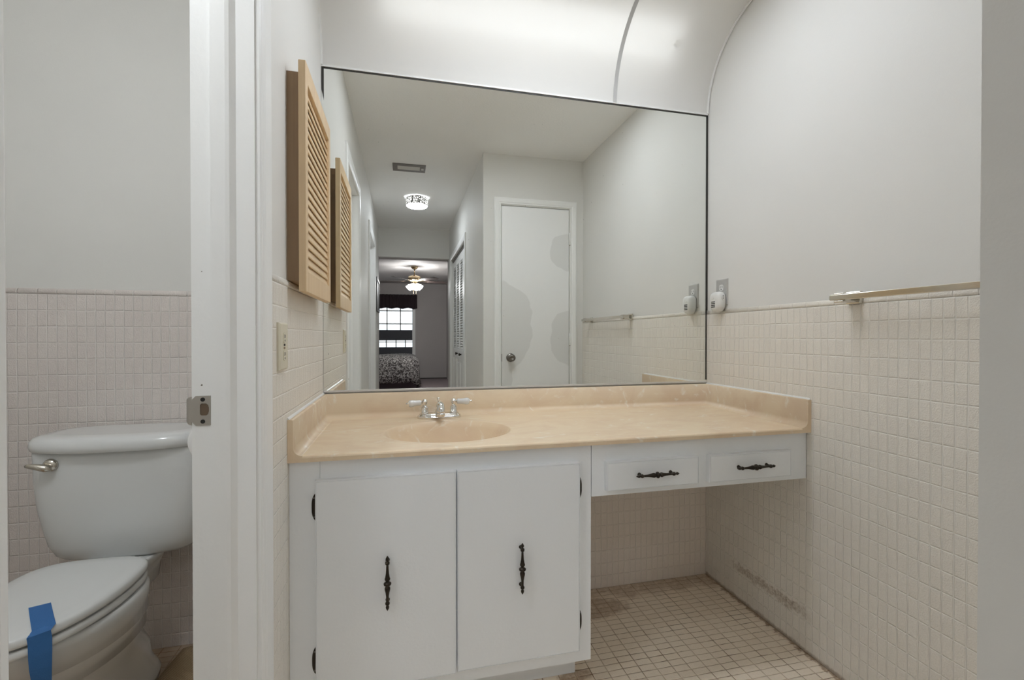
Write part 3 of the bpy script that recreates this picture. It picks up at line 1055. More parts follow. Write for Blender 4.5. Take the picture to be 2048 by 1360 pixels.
def pull(parent, c, axis, face_y, length=0.147):
    """ornate spindle pull on two posts"""
    c = Vector(c)
    a = Vector(axis)
    L = length
    pr = [(0.0, 0.0006), (0.02, 0.0022), (0.045, 0.0040), (0.07, 0.0046), (0.092, 0.0034), (0.105, 0.0024), (0.112, 0.0048), (0.125, 0.0058), (0.150, 0.0058), (0.160, 0.0040),
          (0.185, 0.0034), (0.27, 0.0038), (0.33, 0.0052), (0.385, 0.0072), (0.415, 0.0074), (0.440, 0.0056), (0.455, 0.0044), (0.463, 0.0066), (0.475, 0.0096), (0.500, 0.0102), (0.515, 0.0080),
          (0.530, 0.0048), (0.550, 0.0046), (0.560, 0.0068), (0.585, 0.0074), (0.610, 0.0060), (0.68, 0.0042), (0.76, 0.0034), (0.838, 0.0032), (0.846, 0.0056), (0.875, 0.0060), (0.890, 0.0054),
          (0.902, 0.0026), (0.915, 0.0024), (0.930, 0.0044), (0.955, 0.0044), (0.98, 0.0022), (1.0, 0.0006)]
    b = MB()
    b.lathe(c - a * L / 2, a, [(t * L, r) for t, r in pr], 16)
    for t in (0.137, 0.868):
        p = c - a * L / 2 + a * (t * L)
        b.lathe(p, (0, 1, 0), [(0, 0.0042), (face_y - p.y - 0.003, 0.0036), (face_y - p.y - 0.0025, 0.0055), (face_y - p.y, 0.0058)], 12)
    return b.build('handle', M['black_iron'], parent)


def hinge(parent, x, z, side):
    """small black leaf hinge on the face frame, with its knuckle against the door edge"""
    b = MB()
    pts = []
    h = 0.037
    for k in range(13):
        t = -1 + 2 * k / 12
        pts.append((x + side * (0.0095 * (1 - abs(t) ** 3.2) + 0.0018), 1.2945, z + t * h))
    poly = [(x, 1.2945, z - h)] + pts + [(x, 1.2945, z + h)]
    b.prism(poly, (0, -0.0022, 0))
    b.lathe((x + side * 0.0005, 1.290, z - 0.022), (0, 0, 1), [(0, 0.0032), (0.044, 0.0032)], 10)
    hg = b.build('hinge', M['black_iron'], parent)
    for dz in (0.024, -0.026):
        MB().lathe((x + side * 0.005, 1.2922, z + dz), (0, -1, 0), [(0, 0.0024), (0.0008, 0.0024), (0.0014, 0.0014)], 10).build('screw', M['pewter'], hg)
    return hg


VX1 = 0.5545
va = thing('vanity_cabinet', (0.13, 1.56, 0.0), 'white two-door vanity base cabinet with black handles under the basin', 'cabinet')
b = MB()
Z0, Z1 = 0.1045, 0.7600
b.box(XL + 0.001, VX1 - 0.018, 1.313, YB - 0.004, Z0, Z0 + 0.018)
b.box(XL + 0.001, XL + 0.019, 1.313, YB - 0.004, Z0, Z1)
b.box(VX1 - 0.018, VX1, 1.313, YB - 0.004, Z0, Z1)
b.build('carcass', M['cab'], va)
b = MB()
b.box(XL + 0.0005, -0.2145, 1.295, 1.313, Z0, Z1)                 # filler stile by the tiled wall
b.box(-0.2138, -0.180, 1.2953, 1.313, Z0, Z1)
b.box(0.47, VX1 - 0.0005, 1.295, 1.313, Z0, Z1)
b.box(-0.180, 0.47, 1.2952, 1.313, 0.665, Z1)
b.box(-0.180, 0.47, 1.2952, 1.313, Z0, 0.165)
b.box(0.12, 0.17, 1.2953, 1.313, 0.165, 0.665)
b.build('face_frame', M['cab'], va)
MB().box(XL + 0.001, 0.5392, 1.387, 1.402, 0.001, Z0).box(0.521, 0.5392, 1.402, YB - 0.004, 0.001, Z0).build('toe_kick', M['cab'], va)


def slab(x0, x1, z0, z1, yf=1.277, yb=1.295):
    """square overlay door or drawer front with the fine seam of its edge banding round the face"""
    b = MB()
    def ring(i, y):
        return [(x0 + i, y, z0 + i), (x1 - i, y, z0 + i), (x1 - i, y, z1 - i), (x0 + i, y, z1 - i)]
    b.rings([ring(0, yb), ring(0, yf + 0.0010), ring(0.0008, yf + 0.0002), ring(0.0022, yf), ring(0.0024, yf + 0.0018), ring(0.0036, yf + 0.0018), ring(0.0038, yf)], False)
    return b


for (x0, x1, z0, z1, hc, hx, sd, lb) in ((-0.2234, 0.1434, 0.1420, 0.7100, (-0.0413, 1.2575, 0.4303), -0.2234, -1, 'left door'),
                                         (0.1472, 0.5122, 0.1460, 0.7105, (0.3297, 1.2575, 0.4255), 0.5122, 1, 'right door')):
    dr = slab(x0, x1, z0, z1).build('door', M['cab'], va)
    pull(dr, hc, (0, 0, 1 if sd > 0 else 1), 1.277)
    for z in ((0.637, 0.2300) if sd < 0 else (0.632, 0.2305)):
        hinge(dr, hx, z, sd)

du = thing('vanity_drawer_unit', (0.95, 1.5, 0.60), 'white hanging two-drawer unit under the counter beside the tiled wall', 'cabinet')
b = MB()
b.box(VX1 + 0.0015, 1.3459, 1.295, 1.313, 0.6000, 0.7600)
b.box(VX1 + 0.0015, VX1 + 0.016, 1.313, 1.76, 0.606, 0.7600)
b.box(1.329, 1.3459, 1.313, 1.76, 0.606, 0.7600)
b.box(VX1 + 0.016, 1.329, 1.313, 1.76, 0.606, 0.612)
b.build('carcass', M['cab'], du)
for x0, x1 in ((0.5983, 0.9147), (0.9543, 1.2682)):
    d_ = slab(x0, x1, 0.6180, 0.7055).build('drawer', M['cab'], du)
    pull(d_, ((x0 + x1) / 2 + 0.002, 1.2575, 0.6630), (1, 0, 0), 1.277)

# ------------------------------------------------------------------ louvred wall cabinet
lc = thing('louvered_wall_cabinet', (-0.27, 1.48, 1.20), 'pale wooden medicine cabinet with louvered door on the left wall beside the mirror', 'wall cabinet')
MB().box(XLP, -0.2632, 1.302, 1.645, 1.2330, 1.7790).build('box', M['wood_box'], lc)
dy0, dy1, dz0, dz1, dx0, dx1 = 1.288, 1.700, 1.2035, 1.8050, -0.2630, -0.2445
ld = MB()
ld.box(dx0, dx1, dy0, dy0 + 0.029, dz0, dz1, 0.0015, 1)
ld.box(dx0, dx1, dy1 - 0.029, dy1, dz0, dz1, 0.0015, 1)
ld.box(dx0, dx1, dy0 + 0.029, dy1 - 0.029, dz0, dz0 + 0.055, 0.001, 1)
ld.box(dx0, dx1, dy0 + 0.029, dy1 - 0.029, dz1 - 0.050, dz1, 0.001, 1)
ld = ld.build('door', M['wood'], lc)
ns = 21
zlo, zhi = dz0 + 0.055, dz1 - 0.050
for k in range(ns):
    z = zlo + (k + 0.5) * (zhi - zlo) / ns
    b = MB()
    hx, hz, t = 0.0046, 0.0152, 0.0030
    xc = (dx0 + dx1) / 2
    prof = [(xc + hx, z - hz), (xc + hx + 0.0005, z - hz + t), (xc - hx + 0.002, z + hz), (xc - hx, z + hz - 0.001), (xc - hx, z + hz - t - .001), (xc + hx - 0.003, z - hz)]
    b.prism([(p[0], dy0 + 0.027, p[1]) for p in prof], (0, dy1 - dy0 - 0.054, 0))
    b.build('slat', M['wood'], ld)
MB().box(dx0, dx0 + 0.0015, dy0 + 0.025, dy1 - 0.025, zlo - 0.004, zhi + 0.004).build('back_panel', M['wood'], ld)

# ------------------------------------------------------------------ outlets, plates, detector


def duplex(parent, P, faces, mat_face):
    """two receptacle faces with slots; P maps (across, up, out) to world"""
    out = []
    for cz in faces:
        b = MB()
        ring0, ring1 = [], []
        for i in range(24):
            t = 2 * PI * i / 24
            u = max(-0.0125, min(0.0125, 0.0168 * math.cos(t)))
            w = 0.0135 * math.sin(t)
            ring0.append(P(u, cz + w, 0.0045)); ring1.append(P(u, cz + w, 0.0064))
        b.rings([ring0, ring1], False)
        r = b.build('receptacle', mat_face, parent)
        s_ = MB()
        for u, hgt in ((-0.0062, 0.0045), (0.0062, 0.0038)):
            q = [P(u - 0.0011, cz + 0.003 - hgt, 0.0063), P(u + 0.0011, cz + 0.003 - hgt, 0.0063), P(u + 0.0011, cz + 0.003 + hgt, 0.0063), P(u - 0.0011, cz + 0.003 + hgt, 0.0063)]
            q2 = [P(u - 0.0011, cz + 0.003 - hgt, 0.0067), P(u + 0.0011, cz + 0.003 - hgt, 0.0067), P(u + 0.0011, cz + 0.003 + hgt, 0.0067), P(u - 0.0011, cz + 0.003 + hgt, 0.0067)]
            s_.rings([q, q2], False)
        c0 = [P(0.0026 * math.cos(2 * PI * i / 12), cz - 0.0075 + 0.0026 * math.sin(2 * PI * i / 12), 0.0063) for i in range(12)]
        c1 = [P(0.0026 * math.cos(2 * PI * i / 12), cz - 0.0075 + 0.0026 * math.sin(2 * PI * i / 12), 0.0067) for i in range(12)]
        s_.rings([c0, c1], False)
        s_.build('slot', M['dark'], r)
        out.append(r)
    return out


def plate(parent, P, hw, hh, mat, name='cover_plate', depth=0.006):
    b = MB()
    def rr(w, h, t):
        return [P(-w, -h, t), P(w, -h, t), P(w, h, t), P(-w, h, t)]
    b.rings([rr(hw, hh, 0.0), rr(hw, hh, depth * 0.5), rr(hw - 0.004, hh - 0.004, depth)], False)
    return b.build(name, mat, parent)


# right wall outlet (grey plate) ---------------------------------------------
OY, OZ = 1.729, 1.2785
ro = thing('wall_outlet', (XRP, OY, OZ), 'grey metal duplex outlet plate on the right wall beside the mirror', 'outlet')
PR = lambda u, w, t: (XRP - t, OY - u, OZ + w)
plate(ro, PR, 0.0370, 0.0560, M['grey_plate'], depth=0.0052)
duplex(ro, PR, (0.0195, -0.0195), M['plastic_white'])
MB().lathe(PR(0, 0, 0.0050), (-1, 0, 0), [(0, 0.003), (0.0010, 0.003), (0.0016, 0.002)], 12).build('screw', M['nickel'], ro)

# plug-in detector -------------------------------------------------------------
DY, DZ = 1.729, 1.2365
de = thing('plug_in_detector', (XRP - 0.007, DY, DZ), 'white rounded plug-in gas detector with dark vent slots on the grey outlet', 'detector')
PD = lambda u, w, t: (XRP - 0.0075 - t, DY - u, DZ + w)
b = MB()
rs = []
for t, sx_, sz_ in ((0.0, 0.0300, 0.0400), (0.004, 0.0335, 0.0430), (0.016, 0.0340, 0.0435), (0.026, 0.0325, 0.0420), (0.033, 0.0290, 0.0385), (0.0365, 0.0235, 0.0330), (0.0375, 0.0150, 0.0240)):
    ring = []
    for i in range(40):
        a = 2 * PI * i / 40
        c, s_ = math.cos(a), math.sin(a)
        n_ = 3.2
        u = sx_ * math.copysign(abs(c) ** (2 / n_), c)
        w = sz_ * math.copysign(abs(s_) ** (2 / n_), s_)
        if w < 0:
            u *= 1 - 0.22 * (abs(w) / sz_) ** 2
        ring.append(PD(u, w, t))
    rs.append(ring)
b.rings(rs, True)
db = b.build('body', M['plastic_white'], de)
for k in range(4):
    w = -0.0010 - k * 0.0072
    hw_ = 0.0125
    q = [PD(-hw_ - 0.002, w - 0.0021, 0.0362), PD(hw_ - 0.002, w - 0.0021, 0.0362), PD(hw_ - 0.002, w + 0.0021, 0.0362), PD(-hw_ - 0.002, w + 0.0021, 0.0362)]
    q2 = [(p[0] - 0.0016, p[1], p[2]) for p in q]
    MB().rings([q, q2], False).build('vent_slot', M['dark'], de)
q = [PD(0.010 * math.cos(2 * PI * i / 20) - 0.004, 0.0165 + 0.0055 * math.sin(2 * PI * i / 20), 0.0365) for i in range(20)]
q2 = [PD(0.009 * math.cos(2 * PI * i / 20) - 0.004, 0.0165 + 0.0050 * math.sin(2 * PI * i / 20), 0.0388) for i in range(20)]
MB().rings([q, q2], True).build('test_button', M['plastic_white'], de)
# side facing pass-through outlet on the edge towards the room
b = MB()
yy = DY - 0.0338
b.rings([[(XRP - 0.0075 - 0.016 + 0.0085 * math.cos(2 * PI * i / 20), yy, DZ + 0.017 + 0.011 * math.sin(2 * PI * i / 20)) for i in range(20)],
         [(XRP - 0.0075 - 0.016 + 0.0080 * math.cos(2 * PI * i / 20), yy - 0.0022, DZ + 0.017 + 0.0105 * math.sin(2 * PI * i / 20)) for i in range(20)]], False)
so = b.build('side_socket', M['plastic_white'], de)
b = MB()
for dz in (0.0055, -0.0035):
    b.box(XRP - 0.0075 - 0.0185, XRP - 0.0075 - 0.0135, yy - 0.0026, yy - 0.0021, DZ + 0.017 + dz - 0.0014, DZ + 0.017 + dz + 0.0014)
b.build('slot', M['dark'], so)

# left wall almond outlet --------------------------------------------------------
LY, LZ = 1.2165, 1.0625
lo = thing('wall_outlet', (XL, LY, LZ), 'almond duplex outlet plate on the left tiled wall below the louvered cabinet', 'outlet')
PLf = lambda u, w, t: (XL + t, LY + u, LZ + w)
plate(lo, PLf, 0.0365, 0.0575, M['almond'], depth=0.0085)
PL2 = lambda u, w, t: (XL + t + 0.0035, LY + u, LZ + w)
duplex(lo, PL2, (0.0215, -0.0215), M['almond'])
MB().box(XL + 0.0078, XL + 0.0098, LY - 0.006, LY + 0.006, LZ + 0.001, LZ + 0.006, 0.0006, 1).build('test_button', M['dark'], lo)
MB().box(XL + 0.0078, XL + 0.0098, LY - 0.006, LY + 0.006, LZ - 0.006, LZ - 0.001, 0.0006, 1).build('reset_button', new_mat('reset_red_brown', (0.30, 0.22, 0.14), 0.5)[0], lo)

# ------------------------------------------------------------------ towel bar
tb = thing('towel_bar', (XRP, 0.835, 1.205), 'chrome square towel bar on the right wall at the top of the tiles', 'towel bar')
BX, BZ = XR - 0.060, 1.2050
bar = MB()
bar.box(BX - 0.008, BX + 0.008, 0.492, 1.150, BZ - 0.0085, BZ + 0.0085, 0.0015, 2)
for z in (-0.003, 0.003):
    bar.box(BX - 0.0092, BX - 0.0078, 0.492, 1.150, BZ + z - 0.0016, BZ + z + 0.0016)
bar.build('bar', M['chrome_dull'], tb)
for y in (0.525, 1.122):
    b = MB()
    b.box(XR - 0.066, XR - 0.002, y - 0.016, y + 0.016, BZ - 0.016, BZ - 0.0095, 0.002, 2)
    b.box(XR - 0.066, XR - 0.002, y - 0.016, y + 0.016, BZ + 0.0090, BZ + 0.0125, 0.0015, 2)
    b.box(XR - 0.012, XR - 0.0005, y - 0.024, y + 0.024, BZ - 0.019, BZ + 0.019, 0.003, 2)
    b.box(XR - 0.050, XR - 0.010, y - 0.008, y + 0.008, BZ - 0.010, BZ + 0.010)
    b.build('bracket', M['chrome_dull'], tb)

# ------------------------------------------------------------------ toilet
TX = -0.843
to = thing('toilet', (TX, 1.45, 0.0), 'white two-piece toilet with closed lid seen through the doorway', 'toilet')


def egg(yf, yb, hw, z, ymid=None, N=64, nb=3.4, nf=2.0):
    """outline pointed to the front (-y), squarer to the back"""
    ym = ymid if ymid is not None else yf + (yb - yf) * 0.46
    out = []
    for i in range(N):
        t = 2 * PI * i / N
        c, s_ = math.cos(t), math.sin(t)
        if s_ < 0:
            e = 2 / nf
            out.append((TX + hw * math.copysign(abs(c) ** e, c), ym + (ym - yf) * -abs(s_) ** e, z))
        else:
            e = 2 / nb
            out.append((TX + hw * math.copysign(abs(c) ** e, c), ym + (yb - ym) * abs(s_) ** e, z))
    return out


b = MB()
b.rings([egg(1.34, 1.75, 0.088, 0.0, 1.55), egg(1.335, 1.75, 0.090, 0.020, 1.55), egg(1.35, 1.74, 0.084, 0.040, 1.54), egg(1.36, 1.71, 0.080, 0.080, 1.53), egg(1.352, 1.69, 0.083, 0.14, 1.51),
         egg(1.315, 1.655, 0.096, 0.20, 1.48, nb=2.3), egg(1.265, 1.62, 0.119, 0.258, 1.45, nb=2.3), egg(1.262, 1.62, 0.1195, 0.260, 1.45, nb=2.3), egg(1.253, 1.62, 0.1285, 0.262, 1.45, nb=2.3), egg(1.222, 1.60, 0.142, 0.318, 1.42, nb=2.3), egg(1.221, 1.60, 0.1425, 0.320, 1.42, nb=2.3),
         egg(1.212, 1.60, 0.1500, 0.322, 1.42, nb=2.3), egg(1.190, 1.59, 0.158, 0.380, 1.405, nb=2.3), egg(1.181, 1.585, 0.159, 0.396, 1.405, nb=2.3), egg(1.188, 1.58, 0.153, 0.404, 1.405, nb=2.3)], True)
# rear deck that carries the tank
b.rings([superring(TX, 1.71, 0.29, 0.050, 0.09, 3), superring(TX, 1.70, 0.340, 0.058, 0.10, 3), superring(TX, 1.695, 0.375, 0.078, 0.105, 3), superring(TX, 1.695, 0.402, 0.095, 0.108, 3.2), superring(TX, 1.695, 0.409, 0.090, 0.102, 3.2)], True)
b.build('bowl', M['porcelain'], to)
b = MB()
rs = []
for z, ax, yf, n_ in ((0.409, 0.166, 1.645, 3.0), (0.413, 0.178, 1.633, 3.2), (0.425, 0.189, 1.624, 3.4), (0.458, 0.203, 1.616, 3.6), (0.51, 0.211, 1.611, 4.0), (0.57, 0.221, 1.606, 4.2), (0.65, 0.2265, 1.602, 4.4), (0.725, 0.228, 1.600, 4.4), (0.748, 0.228, 1.600, 4.4)):
    rs.append(superring(TX, (yf + 1.805) / 2, z, ax, (1.805 - yf) / 2, n_, 72))
b.rings(rs, True)
b.build('tank', M['porcelain'], to)
b = MB()
rs = []
for z, ax, g_ in ((0.746, 0.230, 0.0), (0.750, 0.239, 0.006), (0.762, 0.2425, 0.009), (0.776, 0.2400, 0.008), (0.786, 0.231, 0.0), (0.791, 0.216, -0.013), (0.7935, 0.186, -0.035)):
    r_ = superring(TX, (1.595 + 1.815) / 2, z, ax, (1.815 - 1.595) / 2 + g_, 3.2, 72)
    r_ = [(p[0], p[1] if p[1] > 1.7 else p[1] - 0.018 * (1 - ((p[0] - TX) / 0.25) ** 2), p[2]) for p in r_]
    rs.append([(p[0], min(p[1], 1.822), p[2]) for p in rs and r_ or r_])
b.rings(rs, True)
b.build('tank_lid', M['porcelain'], to)
# flush lever on the tank front
lv = MB()
lv.lathe((-0.995, 1.602, 0.7130), (0, -1, 0), [(0, 0.0185), (0.004, 0.0185), (0.008, 0.015), (0.012, 0.009)], 24)
lv.tube([(-0.985, 1.588, 0.7060), (-0.998, 1.584, 0.7085), (-1.015, 1.581, 0.7140), (-1.033, 1.580, 0.7180), (-1.042, 1.581, 0.7180)], [0.0080, 0.0105, 0.0090, 0.0070, 0.0040], 16)
lv.build('flush_lever', M['chrome_dull'], to)


def disc(yf, yb, hw, zs, ym):
    rs = []
    for z, g_ in zs:
        rs.append(egg(yf - g_, yb + g_, hw + g_, z, ym, nb=3.4, nf=2.0))
    return MB().rings(rs, True)


disc(1.147, 1.545, 0.151, [(0.4075, -0.006), (0.410, -0.001), (0.415, 0.0), (0.423, 0.0), (0.427, -0.004)], 1.40).build('seat', M['seat_plastic'], to)
disc(1.145, 1.548, 0.152, [(0.4315, -0.006), (0.434, -0.001), (0.440, 0.0), (0.448, -0.001), (0.4525, -0.005), (0.455, -0.013), (0.456, -0.04), (0.4565, -0.10)], 1.40).build('lid', M['seat_plastic'], to)
for sg in (-1, 1):
    MB().lathe((TX + sg * 0.060, 1.70, 0.019), (0, 0, 1), [(0, 0.011), (0.012, 0.010), (0.018, 0.007), (0.020, 0.002)], 16).build('bolt_cap', M['porcelain'], to)
    MB().box(TX + sg * 0.07 - 0.018, TX + sg * 0.07 + 0.018, 1.535, 1.565, 0.405, 0.436, 0.004).build('hinge', M['seat_plastic'], to)

# tape strip over the lid edge
tp = MB()
path = [((-0.8445, 1.287), (-0.8102, 1.3013), 0.4580, 0.4580), ((-0.8000, 1.2240), (-0.7656, 1.2385), 0.4576, 0.4576), ((-0.7740, 1.1880), (-0.7440, 1.2090), 0.4555, 0.4555), ((-0.7735, 1.1730), (-0.7450, 1.1960), 0.4490, 0.4490),
        ((-0.7722, 1.1740), (-0.7434, 1.1970), 0.432, 0.432), ((-0.7714, 1.1735), (-0.7428, 1.1960), 0.404, 0.404), ((-0.7707, 1.1750), (-0.7444, 1.1970), 0.378, 0.369), ((-0.772, 1.1825), (-0.7479, 1.2020), 0.348, 0.330), ((-0.774, 1.198), (-0.751, 1.215), 0.318, 0.300)]
rs = []
for a, c_, z, zb in path:
    rs.append([(a[0], a[1], z), (c_[0], c_[1], zb), (c_[0], c_[1] - 0.0003, zb + 0.0004), (a[0], a[1] - 0.0003, z + 0.0004)])
tp.rings(rs, False)
tpo = tp.build('masking_tape', M['tape'], None, (-0.80, 1.15, 0.40))
tag(tpo, "strip of blue painter's tape stuck over the closed toilet lid", 'tape')

# toilet paper on the jamb side wall
pr = thing('toilet_paper_roll', (-0.452, 1.30, 0.83), 'white toilet paper roll on the wall just behind the doorway jamb', 'toilet paper')
MB().lathe((-0.4535, 1.255, 0.830), (0, 1, 0), [(0, 0.020), (0.0, 0.051), (0.002, 0.0535), (0.100, 0.0535), (0.102, 0.051), (0.102, 0.020)], 32, True, False).build('paper', M['paper'], pr)
MB().lathe((-0.4535, 1.240, 0.830), (0, 1, 0), [(0, 0.0195), (0.130, 0.0195)], 18).box(-0.462, XLB + 0.0005, 1.236, 1.242, 0.815, 0.845).box(-0.462, XLB + 0.0005, 1.368, 1.374, 0.815, 0.845).build('holder', M['chrome'], pr)

# mat on the toilet room floor
b = MB()
rs = []
for k in range(25):
    y = 1.15 + (1.80 - 1.15) * k / 24
    row = []
    for j in range(13):
        t = j / 12
        x = -0.752 + 0.33 * t
        if k > 19:
            x += 0.010 * (1 - t) * ((k - 19) / 5) ** 2
        z = 0.010 + 0.012 * (1 - t) * t * 4 + 0.004 * math.sin(y * 17 + t * 4)
        row.append((x, y, z))
    rs.append(row)
b.rings(rs, True, False, False, closed=False)
rug = b.build('floor_mat', M['rug'], None, (-0.59, 1.47, 0.0))
md = rug.modifiers.new('thickness', 'SOLIDIFY')
md.thickness = 0.009
md.offset = -1
tag(rug, 'tan woven floor mat lying between the toilet and the doorway jamb', 'mat')

# unseen fill lamp added to brighten the toilet room and light through its doorway
tl = thing('added_toilet_room_fill', (-0.76, 0.50, ZC), 'round white fill lamp added to the ceiling in the toilet room', 'ceiling light')
MB().lathe((-0.76, 0.50, ZC), (0, 0, -1), [(0, 0.13), (0.018, 0.13), (0.020, 0.12)], 32).build('base', M['plastic_white'], tl)
MB().lathe((-0.76, 0.50, ZC - 0.020), (0, 0, -1), [(0, 0.120), (0.02, 0.116), (0.045, 0.09), (0.06, 0.05), (0.066, 0.002)], 32).build('glass_shade', M['toilet_fill'], tl)

# ------------------------------------------------------------------ hall, seen in the mirror
d1 = struct('door_1', MB().box(CDA + 0.003, CDB - 0.003, YC - 0.040, YC - 0.004, 0.008, CDH - 0.004, 0.001, 1), M['door_patched'], 'white flush closet door with dull patches in its paint')
b = MB()
KX, KZ = 0.777, 0.929
b.lathe((KX, YC - 0.004, KZ), (0, 1, 0), [(0, 0.032), (0.004, 0.032), (0.008, 0.028), (0.010, 0.014), (0.030, 0.011), (0.034, 0.014), (0.038, 0.023), (0.046, 0.027), (0.056, 0.026), (0.062, 0.020), (0.063, 0.010), (0.061, 0.009), (0.061, 0.001)], 28)
b.build('door_knob', M['pewter'], d1)
MB().box(CDA - 0.001, CDA + 0.004, YC - 0.036, YC - 0.001, KZ - 0.028, KZ + 0.028).build('latch_plate', M['frame_dark'], d1)
for z in (1.83, 1.065):
    hg = MB().lathe((CDB + 0.001, YC + 0.004, z - 0.045), (0, 0, 1), [(0, 0.0055), (0.09, 0.0055)], 12).build('hinge', M['trim'], d1)
    MB().lathe((CDB + 0.001, YC + 0.004, z - 0.049), (0, 0, 1), [(0, 0.004), (0.004, 0.0058)], 12).build('hinge_tip', M['pewter'], hg)

struct('door_2', MB().box(XLB + 0.004, XLB + 0.039, D2A + 0.003, D2B - 0.003, 0.008, DH - 0.003), M['trim'], 'white door set back in the hall doorway')

# bifold louvred closet doors
bd = bpy.data.objects.new('door_3', None)
COL.objects.link(bd)
bd.location = (XH, -1.3, 0)
tag(bd, 'white louvered bifold closet doors along the hall', None, None, 'structure')
pw = (BFB - BFA - 0.012) / 4
for i in range(4):
    y0 = BFA + 0.006 + i * pw + 0.001
    y1 = y0 + pw - 0.002
    x0, x1 = XH + 0.022, XH + 0.050
    b = MB()
    st = 0.045
    b.box(x0, x1, y0, y0 + st, 0.02, BFH - 0.03)
    b.box(x0, x1, y1 - st, y1, 0.02, BFH - 0.03)
    b.box(x0, x1, y0 + st, y1 - st, BFH - 0.11, BFH - 0.03)
    b.box(x0, x1, y0 + st, y1 - st, 0.84, 0.955)
    b.box(x0, x1, y0 + st, y1 - st, 0.02, 0.14)
    b.box(x0 + 0.010, x1 - 0.006, y0 + st, y1 - st, 0.14, 0.84)
    b.box(x0 + 0.004, x0 + 0.012, y0 + st + 0.03, y1 - st - 0.03, 0.18, 0.80, 0.004, 1)
    pn = b.build('leaf', M['trim'], bd)
    b = MB()
    nn = 34
    for k in range(nn):
        z = 0.955 + (k + 0.5) * (BFH - 0.11 - 0.955) / nn
        b.prism([(x0 + 0.002, y0 + st, z - 0.0095), (x0 + 0.002, y0 + st, z - 0.0055), (x1 - 0.003, y0 + st, z + 0.0075), (x1 - 0.003, y0 + st, z + 0.0035)], (0, y1 - y0 - 2 * st, 0))
    b.build('slats', M['trim'], pn)
    if i in (1, 2):
        ky = (y0 + y1) / 2
        MB().lathe((x0, ky, 0.897), (-1, 0, 0), [(0, 0.009), (0.012, 0.007), (0.016, 0.014), (0.024, 0.016), (0.029, 0.010)], 16).build('knob', M['black_iron'], pn)
MB().box(XH + 0.015, XH + 0.06, BFA + 0.001, BFB - 0.001, BFH - 0.027, BFH - 0.001).build('track', M['pewter'], bd)

# ceiling register
vt = thing('ceiling_vent', (0.051, -0.095, ZC), 'brown-grey rectangular air register in the hall ceiling, reflected in the mirror', 'vent')
vx0, vx1, vy0, vy1 = -0.076, 0.178, -0.172, -0.012
b = MB()
b.box(vx0, vx1, vy0, vy0 + 0.038, ZC - 0.006, ZC - 0.0003)
b.box(vx0, vx1, vy1 - 0.038, vy1, ZC - 0.006, ZC - 0.0003)
b.box(vx0, vx0 + 0.038, vy0 + 0.038, vy1 - 0.038, ZC - 0.006, ZC - 0.0003)
b.box(vx1 - 0.045, vx1, vy0 + 0.038, vy1 - 0.038, ZC - 0.006, ZC - 0.0003)
b.build('frame', M['vent'], vt)
MB().box(vx0 + 0.03, vx1 - 0.03, vy0 + 0.03, vy1 - 0.03, ZC - 0.0018, ZC - 0.0005).build('duct_opening', M['dark'], vt)
for k in range(3):
    yy = vy0 + 0.050 + k * 0.030
    MB().prism([(vx0 + 0.036, yy, ZC - 0.009), (vx0 + 0.036, yy + 0.003, ZC - 0.009), (vx0 + 0.036, yy + 0.015, ZC - 0.002), (vx0 + 0.036, yy + 0.012, ZC - 0.002)], (vx1 - vx0 - 0.08, 0, 0)).build('blade', M['vent_light'], vt)
MB().box(vx1 - 0.034, vx1 - 0.014, -0.108, -0.074, ZC - 0.010, ZC - 0.006, 0.001, 1).build('damper_lever', M['vent_light'], vt)

# drum light
LX, LYY = 0.134, -0.885
dl = thing('drum_ceiling_light', (LX, LYY, ZC), 'small drum ceiling light with pierced silver band, reflected in the mirror', 'ceiling light')
MB().lathe((LX, LYY, ZC), (0, 0, -1), [(0, 0.085), (0.012, 0.085), (0.013, 0.075)], 32).build('canopy', M['pewter'], dl)
b = MB()
b.lathe((LX, LYY, ZC - 0.010), (0, 0, -1), [(0, 0.104), (0.068, 0.104)], 48, True, False)
b.lathe((LX, LYY, ZC - 0.010), (0, 0, -1), [(0, 0.1025), (0.068, 0.1025)], 48, True, False)
bnd = b.build('shade_band', M['drum_band'], dl)
for z in (ZC - 0.010, ZC - 0.076):
    MB().lathe((LX, LYY, z), (0, 0, -1), [(0, 0.102), (0, 0.1065), (0.004, 0.1065), (0.004, 0.102)], 48, False, False).build('rim', M['pewter'], dl)
MB().lathe((LX, LYY, ZC - 0.074), (0, 0, -1), [(0, 0.101), (0.010, 0.0985), (0.018, 0.085), (0.022, 0.05), (0.023, 0.002)], 40).build('diffuser', M['drum'], dl)

# picture and switch near the hall end
pf = thing('picture_frame', (XLP, -1.85, 1.50), 'thin dark framed picture on the hall wall near the bedroom, in the mirror', 'picture')
b = MB()
fx = XLP + 0.020
b.box(XLP, fx, -2.13, -2.10, 1.37, 1.745); b.box(XLP, fx, -1.62, -1.59, 1.37, 1.745)
b.box(XLP, fx, -2.10, -1.62, 1.37, 1.40); b.box(XLP, fx, -2.10, -1.62, 1.715, 1.745)
b.build('frame', M['frame_dark'], pf)
MB().box(XLP + 0.001, XLP + 0.010, -2.10, -1.62, 1.40, 1.715).build('picture', M['frame_art'], pf)
sw = thing('light_switch', (XLP, -1.85, 1.18), 'white light switch plate on the hall wall under the dark picture', 'light switch')
PS = lambda u, w, t: (XLP + t, -1.87 + u, 1.17 + w)
plate(sw, PS, 0.036, 0.058, M['plastic_white'])
MB().box(XLP + 0.005, XLP + 0.016, -1.875, -1.865, 1.163, 1.180).build('toggle', M['plastic_white'], sw)

